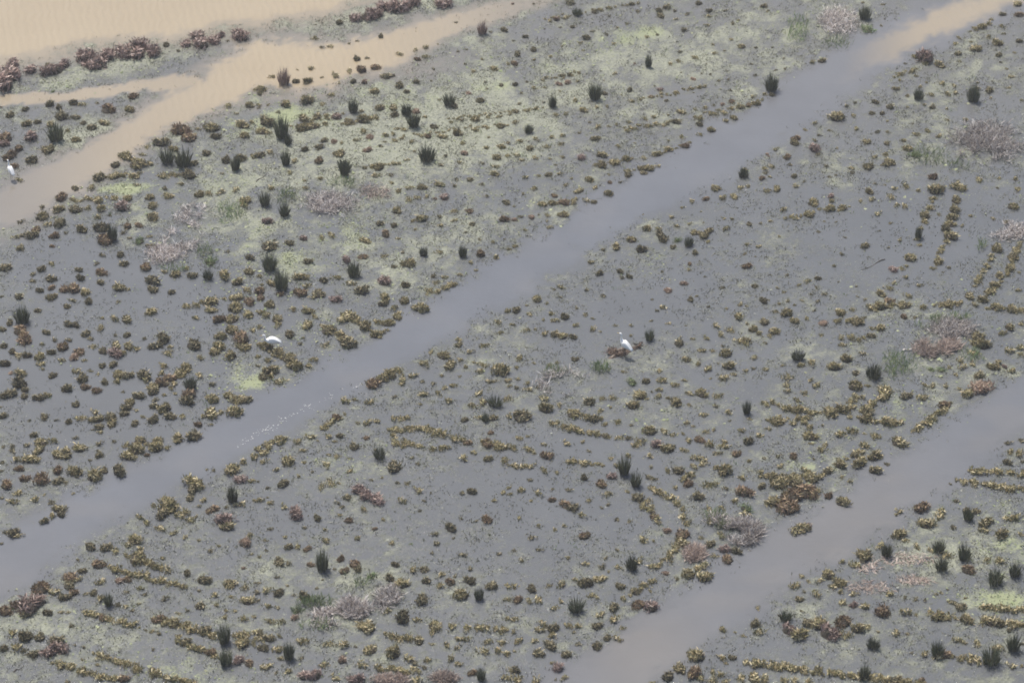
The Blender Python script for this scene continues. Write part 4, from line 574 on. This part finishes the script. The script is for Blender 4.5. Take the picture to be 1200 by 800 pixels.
for i, (lab, cx, cy, wp, hp, n, h0, h1, greens, mt, flat) in enumerate(BEDS):
    me, loc = reed_mesh("dead_stems", M[mt], cx, cy, wp*1.15, hp*1.15, int(n*3.4) if not flat else int(n*.9), h0*.6, h1*.66, .7 if not flat else 1.0, 500+i, .024, flat)
    root = link("dead_reed_bed", None); root.location = loc
    tag(root, lab, "reed bed", "beds of dead reeds in the marsh")
    link("dead_stems", me, root)["kind"] = "stuff"
    for j, (gx_, gy_, gw, gh, gn) in enumerate(greens):
        g, l2 = reed_mesh("green_shoots", M['v'], gx_, gy_, gw, gh, gn, .15, .42, .3, 600+i*5+j, .024)
        c = link("green_shoots", g, root); c["kind"] = "stuff"; c.location = (l2[0]-loc[0], l2[1]-loc[1], 0)
EGX = ground(722, 412)
# ---- brown mud mound under the standing egret
mr = link("mud_mound", None); mx_, my_ = ground(730, 412); mr.location = (float(mx_), float(my_), 0)
tag(mr, "low brown mound of mud and dead stems under the standing egret", "mound")
rng = np.random.default_rng(77); vs, fs = [], []
NR, NS = 7, 22
for r in range(NR):
    for s in range(NS):
        a = 2*math.pi*s/NS; k = (r+.3)/(NR-.7)
        rad = k*(1+.22*math.sin(3*a+1)+.12*math.sin(5*a))
        X_, Y_ = math.cos(a)*rad*.62, math.sin(a)*rad*.36
        X_, Y_ = X_+Y_*.45, Y_+X_*.38
        vs.append((X_, Y_, .10*(1-k**2)*(1+rng.uniform(-.3, .3))-.015*(k > .95)))
for r in range(NR-1):
    for s in range(NS): fs.append((r*NS+s, r*NS+(s+1) % NS, (r+1)*NS+(s+1) % NS, (r+1)*NS+s))
vs.append((0, 0, .10)); fs += [(len(vs)-1, s, (s+1) % NS) for s in range(NS)][::-1]
me = bpy.data.meshes.new("mud"); me.from_pydata(vs, [], fs); me.update(); me.materials.append(M['mudc']); link("mud", me, mr)
for j, (a_, b_, w_, h_, n_) in enumerate(((717, 413, 16, 9, 160), (745, 405, 18, 7, 140), (728, 417, 18, 6, 80))):
    g, l2 = reed_mesh("dead_stems", M['mudstem'], a_, b_, w_, h_, n_, .08, .20, .8, 720+j, .03)
    c = link("dead_stems", g, mr); c["kind"] = "stuff"; c.location = (l2[0]-mr.location.x, l2[1]-mr.location.y, .03)

# ------------------------------------------------------------------ egrets
def loft(name, pts, mat, seg=12):
    """continuous body: (x, z, half width, half height) sections along the bird's spine"""
    P = [Vector((p[0], 0, p[1])) for p in pts]; V, Fc = [], []
    for i, p in enumerate(pts):
        t = (P[min(i+1, len(P)-1)]-P[max(i-1, 0)]).normalized(); up = Vector((-t.z, 0, t.x))
        for s in range(seg):
            a = 2*math.pi*s/seg
            V.append(P[i]+Vector((0, 1, 0))*math.cos(a)*p[2]+up*math.sin(a)*p[3])
    for i in range(len(pts)-1):
        for s in range(seg): Fc.append((i*seg+s, i*seg+(s+1) % seg, (i+1)*seg+(s+1) % seg, (i+1)*seg+s))
    Fc.append(tuple(range(seg))[::-1]); Fc.append(tuple((len(pts)-1)*seg+s for s in range(seg)))
    me = bpy.data.meshes.new(name); me.from_pydata([tuple(v) for v in V], [], Fc); me.update()
    me.polygons.foreach_set("use_smooth", [True]*len(me.polygons)); me.materials.append(mat)
    return me
def tube(name, pts, r, mat, seg=6):
    V, Fc = [], []
    for i, p in enumerate(pts):
        t = (Vector(pts[min(i+1, len(pts)-1)])-Vector(pts[max(i-1, 0)])).normalized()
        u = t.cross(Vector((.3, 1, .2))).normalized(); v = t.cross(u); rr = r[i] if isinstance(r, (list, tuple)) else r
        for s in range(seg): a = 2*math.pi*s/seg; V.append(Vector(p)+u*math.cos(a)*rr+v*math.sin(a)*rr)
    for i in range(len(pts)-1):
        for s in range(seg): Fc.append((i*seg+s, i*seg+(s+1) % seg, (i+1)*seg+(s+1) % seg, (i+1)*seg+s))
    Fc.append(tuple(range(seg))[::-1]); Fc.append(tuple((len(pts)-1)*seg+s for s in range(seg)))
    me = bpy.data.meshes.new(name); me.from_pydata([tuple(v) for v in V], [], Fc); me.update(); me.materials.append(mat); return me
BW = 1.18
UP = [(-.36,.36,.014,.008),(-.29,.40,.045,.025),(-.20,.445,.08,.06),(-.10,.49,.105,.095),(0,.535,.115,.115),(.09,.585,.10,.105),(.145,.64,.068,.07),(.175,.70,.042,.042),(.185,.765,.03,.03),(.17,.83,.025,.026),(.165,.885,.024,.026),(.185,.935,.026,.028),(.225,.955,.031,.032),(.262,.948,.022,.022),(.278,.943,.012,.012)]
LOW = [(-.36,.27,.014,.008),(-.30,.29,.05,.028),(-.20,.315,.085,.065),(-.10,.335,.11,.10),(.0,.345,.115,.115),(.10,.345,.10,.10),(.17,.345,.07,.068),(.225,.36,.042,.042),(.25,.40,.03,.03),(.25,.455,.025,.026),(.245,.505,.024,.026),(.26,.545,.026,.028),(.295,.562,.030,.031),(.33,.556,.021,.021),(.345,.552,.012,.012)]
def egret(x, y, heading, pts, label, hipz, k=1.0, roll_head=0):
    gx, gy = ground(x, y); r = link("egret", None); r.location = (float(gx), float(gy), 0); r.rotation_euler = (0, 0, heading); r.scale = (k, k, k)
    tag(r, label, "egret", "white egrets wading in the marsh")
    pts = [(p[0], p[1], p[2]*(BW if i < 7 else 1.1), p[3]*(BW if i < 7 else 1.1)) for i, p in enumerate(pts)]
    body = link("body", loft("body", pts, M['white']), r)
    hx, hz = pts[-1][0], pts[-1][1]
    link("beak", tube("beak", [(hx-.012, 0, hz), (hx+.05, 0, hz-.010), (hx+.125, 0, hz-.028)], [.011, .008, .001], M['bill']), r)
    for s in (-1, 1):
        link("leg", tube("leg", [(-.03, s*.035, hipz), (-.005, s*.036, hipz*.55), (-.02, s*.038, -.01)], [.016, .009, .008], M['leg']), r)
        ex = pts[-3]; link("eye", tube("eye", [(ex[0]+.018, s*(ex[2]-.006), ex[1]+.006), (ex[0]+.018, s*(ex[2]+.001), ex[1]+.006)], .005, M['eye']), r)
    for s in (-1, 1):      # folded wing lying over each flank
        w_ = [(p[0], p[1]+p[3]*.18, p[2]*.55, p[3]*.82) for p in pts[0:6]]
        o = link("wing", loft("wing", w_, M['white']), r); o.location = (-.012, s*.047, .012)
    return r
egret(732, 417, math.radians(143), UP, "white egret standing upright on the brown mud mound", .47, 1.0)
egret(319, 408, math.radians(176), LOW, "white egret crouching low with level body near the algae", .30, 1.05)
egret(13.5, 210, math.radians(122), UP, "white egret with stretched neck at the far left edge", .47, .88)

# ------------------------------------------------------------------ sticks and driftwood
def stick(name, p0, p1, r, mat, label, z=.012):
    a, b = ground(*p0), ground(*p1); ox, oy = float(a[0]), float(a[1])
    dx, dy = float(b[0])-ox, float(b[1])-oy
    pts = [(dx*t, dy*t+.05*math.sin(t*7), z+.015*math.sin(t*9)) for t in np.linspace(0, 1, 7)]
    o = link(name, tube(name, pts, [r*(1-.6*i/6) for i in range(7)], mat)); o.location = (ox, oy, 0)
    return tag(o, label, "stick", "sticks lying in the marsh")
stick("stick", (1037, 304), (1009, 317), .02, M['wood'], "thin dark stick lying in open water left of the lone rust bush")
stick("stick", (16, 787), (28, 780), .02, M['wood'], "short dark stick in the shallows at the bottom left corner")
stick("stick", (300, 213), (312, 205), .022, M['wood'], "short dark stick beside grass in the upper left field")
stick("driftwood", (1058, 412), (1070, 409), .035, M['bleach'], "short bleached driftwood piece among green reeds above the right channel", .05)
stick("driftwood", (841, 614), (853, 606), .03, M['bleach'], "bleached stick in the straw left of the right channel heap", .05)

# ------------------------------------------------------------------ air
HZ = 0.00055
bm_v = [(sx*640, sy*640, z) for z in (-1.0, CAM.z+3) for sy in (-1, 1) for sx in (-1, 1)]
me = bpy.data.meshes.new("haze"); me.from_pydata(bm_v, [], [(0, 2, 3, 1), (4, 5, 7, 6), (0, 1, 5, 4), (2, 6, 7, 3), (0, 4, 6, 2), (1, 3, 7, 5)]); me.update()
hm = bpy.data.materials.new("haze"); hm.use_nodes = True; hn = hm.node_tree; hn.nodes.remove(hn.nodes["Principled BSDF"])
pv = hn.nodes.new("ShaderNodeVolumePrincipled"); pv.inputs["Color"].default_value = (.93, .95, 1, 1); pv.inputs["Density"].default_value = HZ; pv.inputs["Anisotropy"].default_value = .3
hn.links.new(pv.outputs[0], hn.nodes["Material Output"].inputs["Volume"])
me.materials.append(hm)
tag(link("haze", me), "thin pale summer haze over the whole marsh", "haze", kind="stuff")
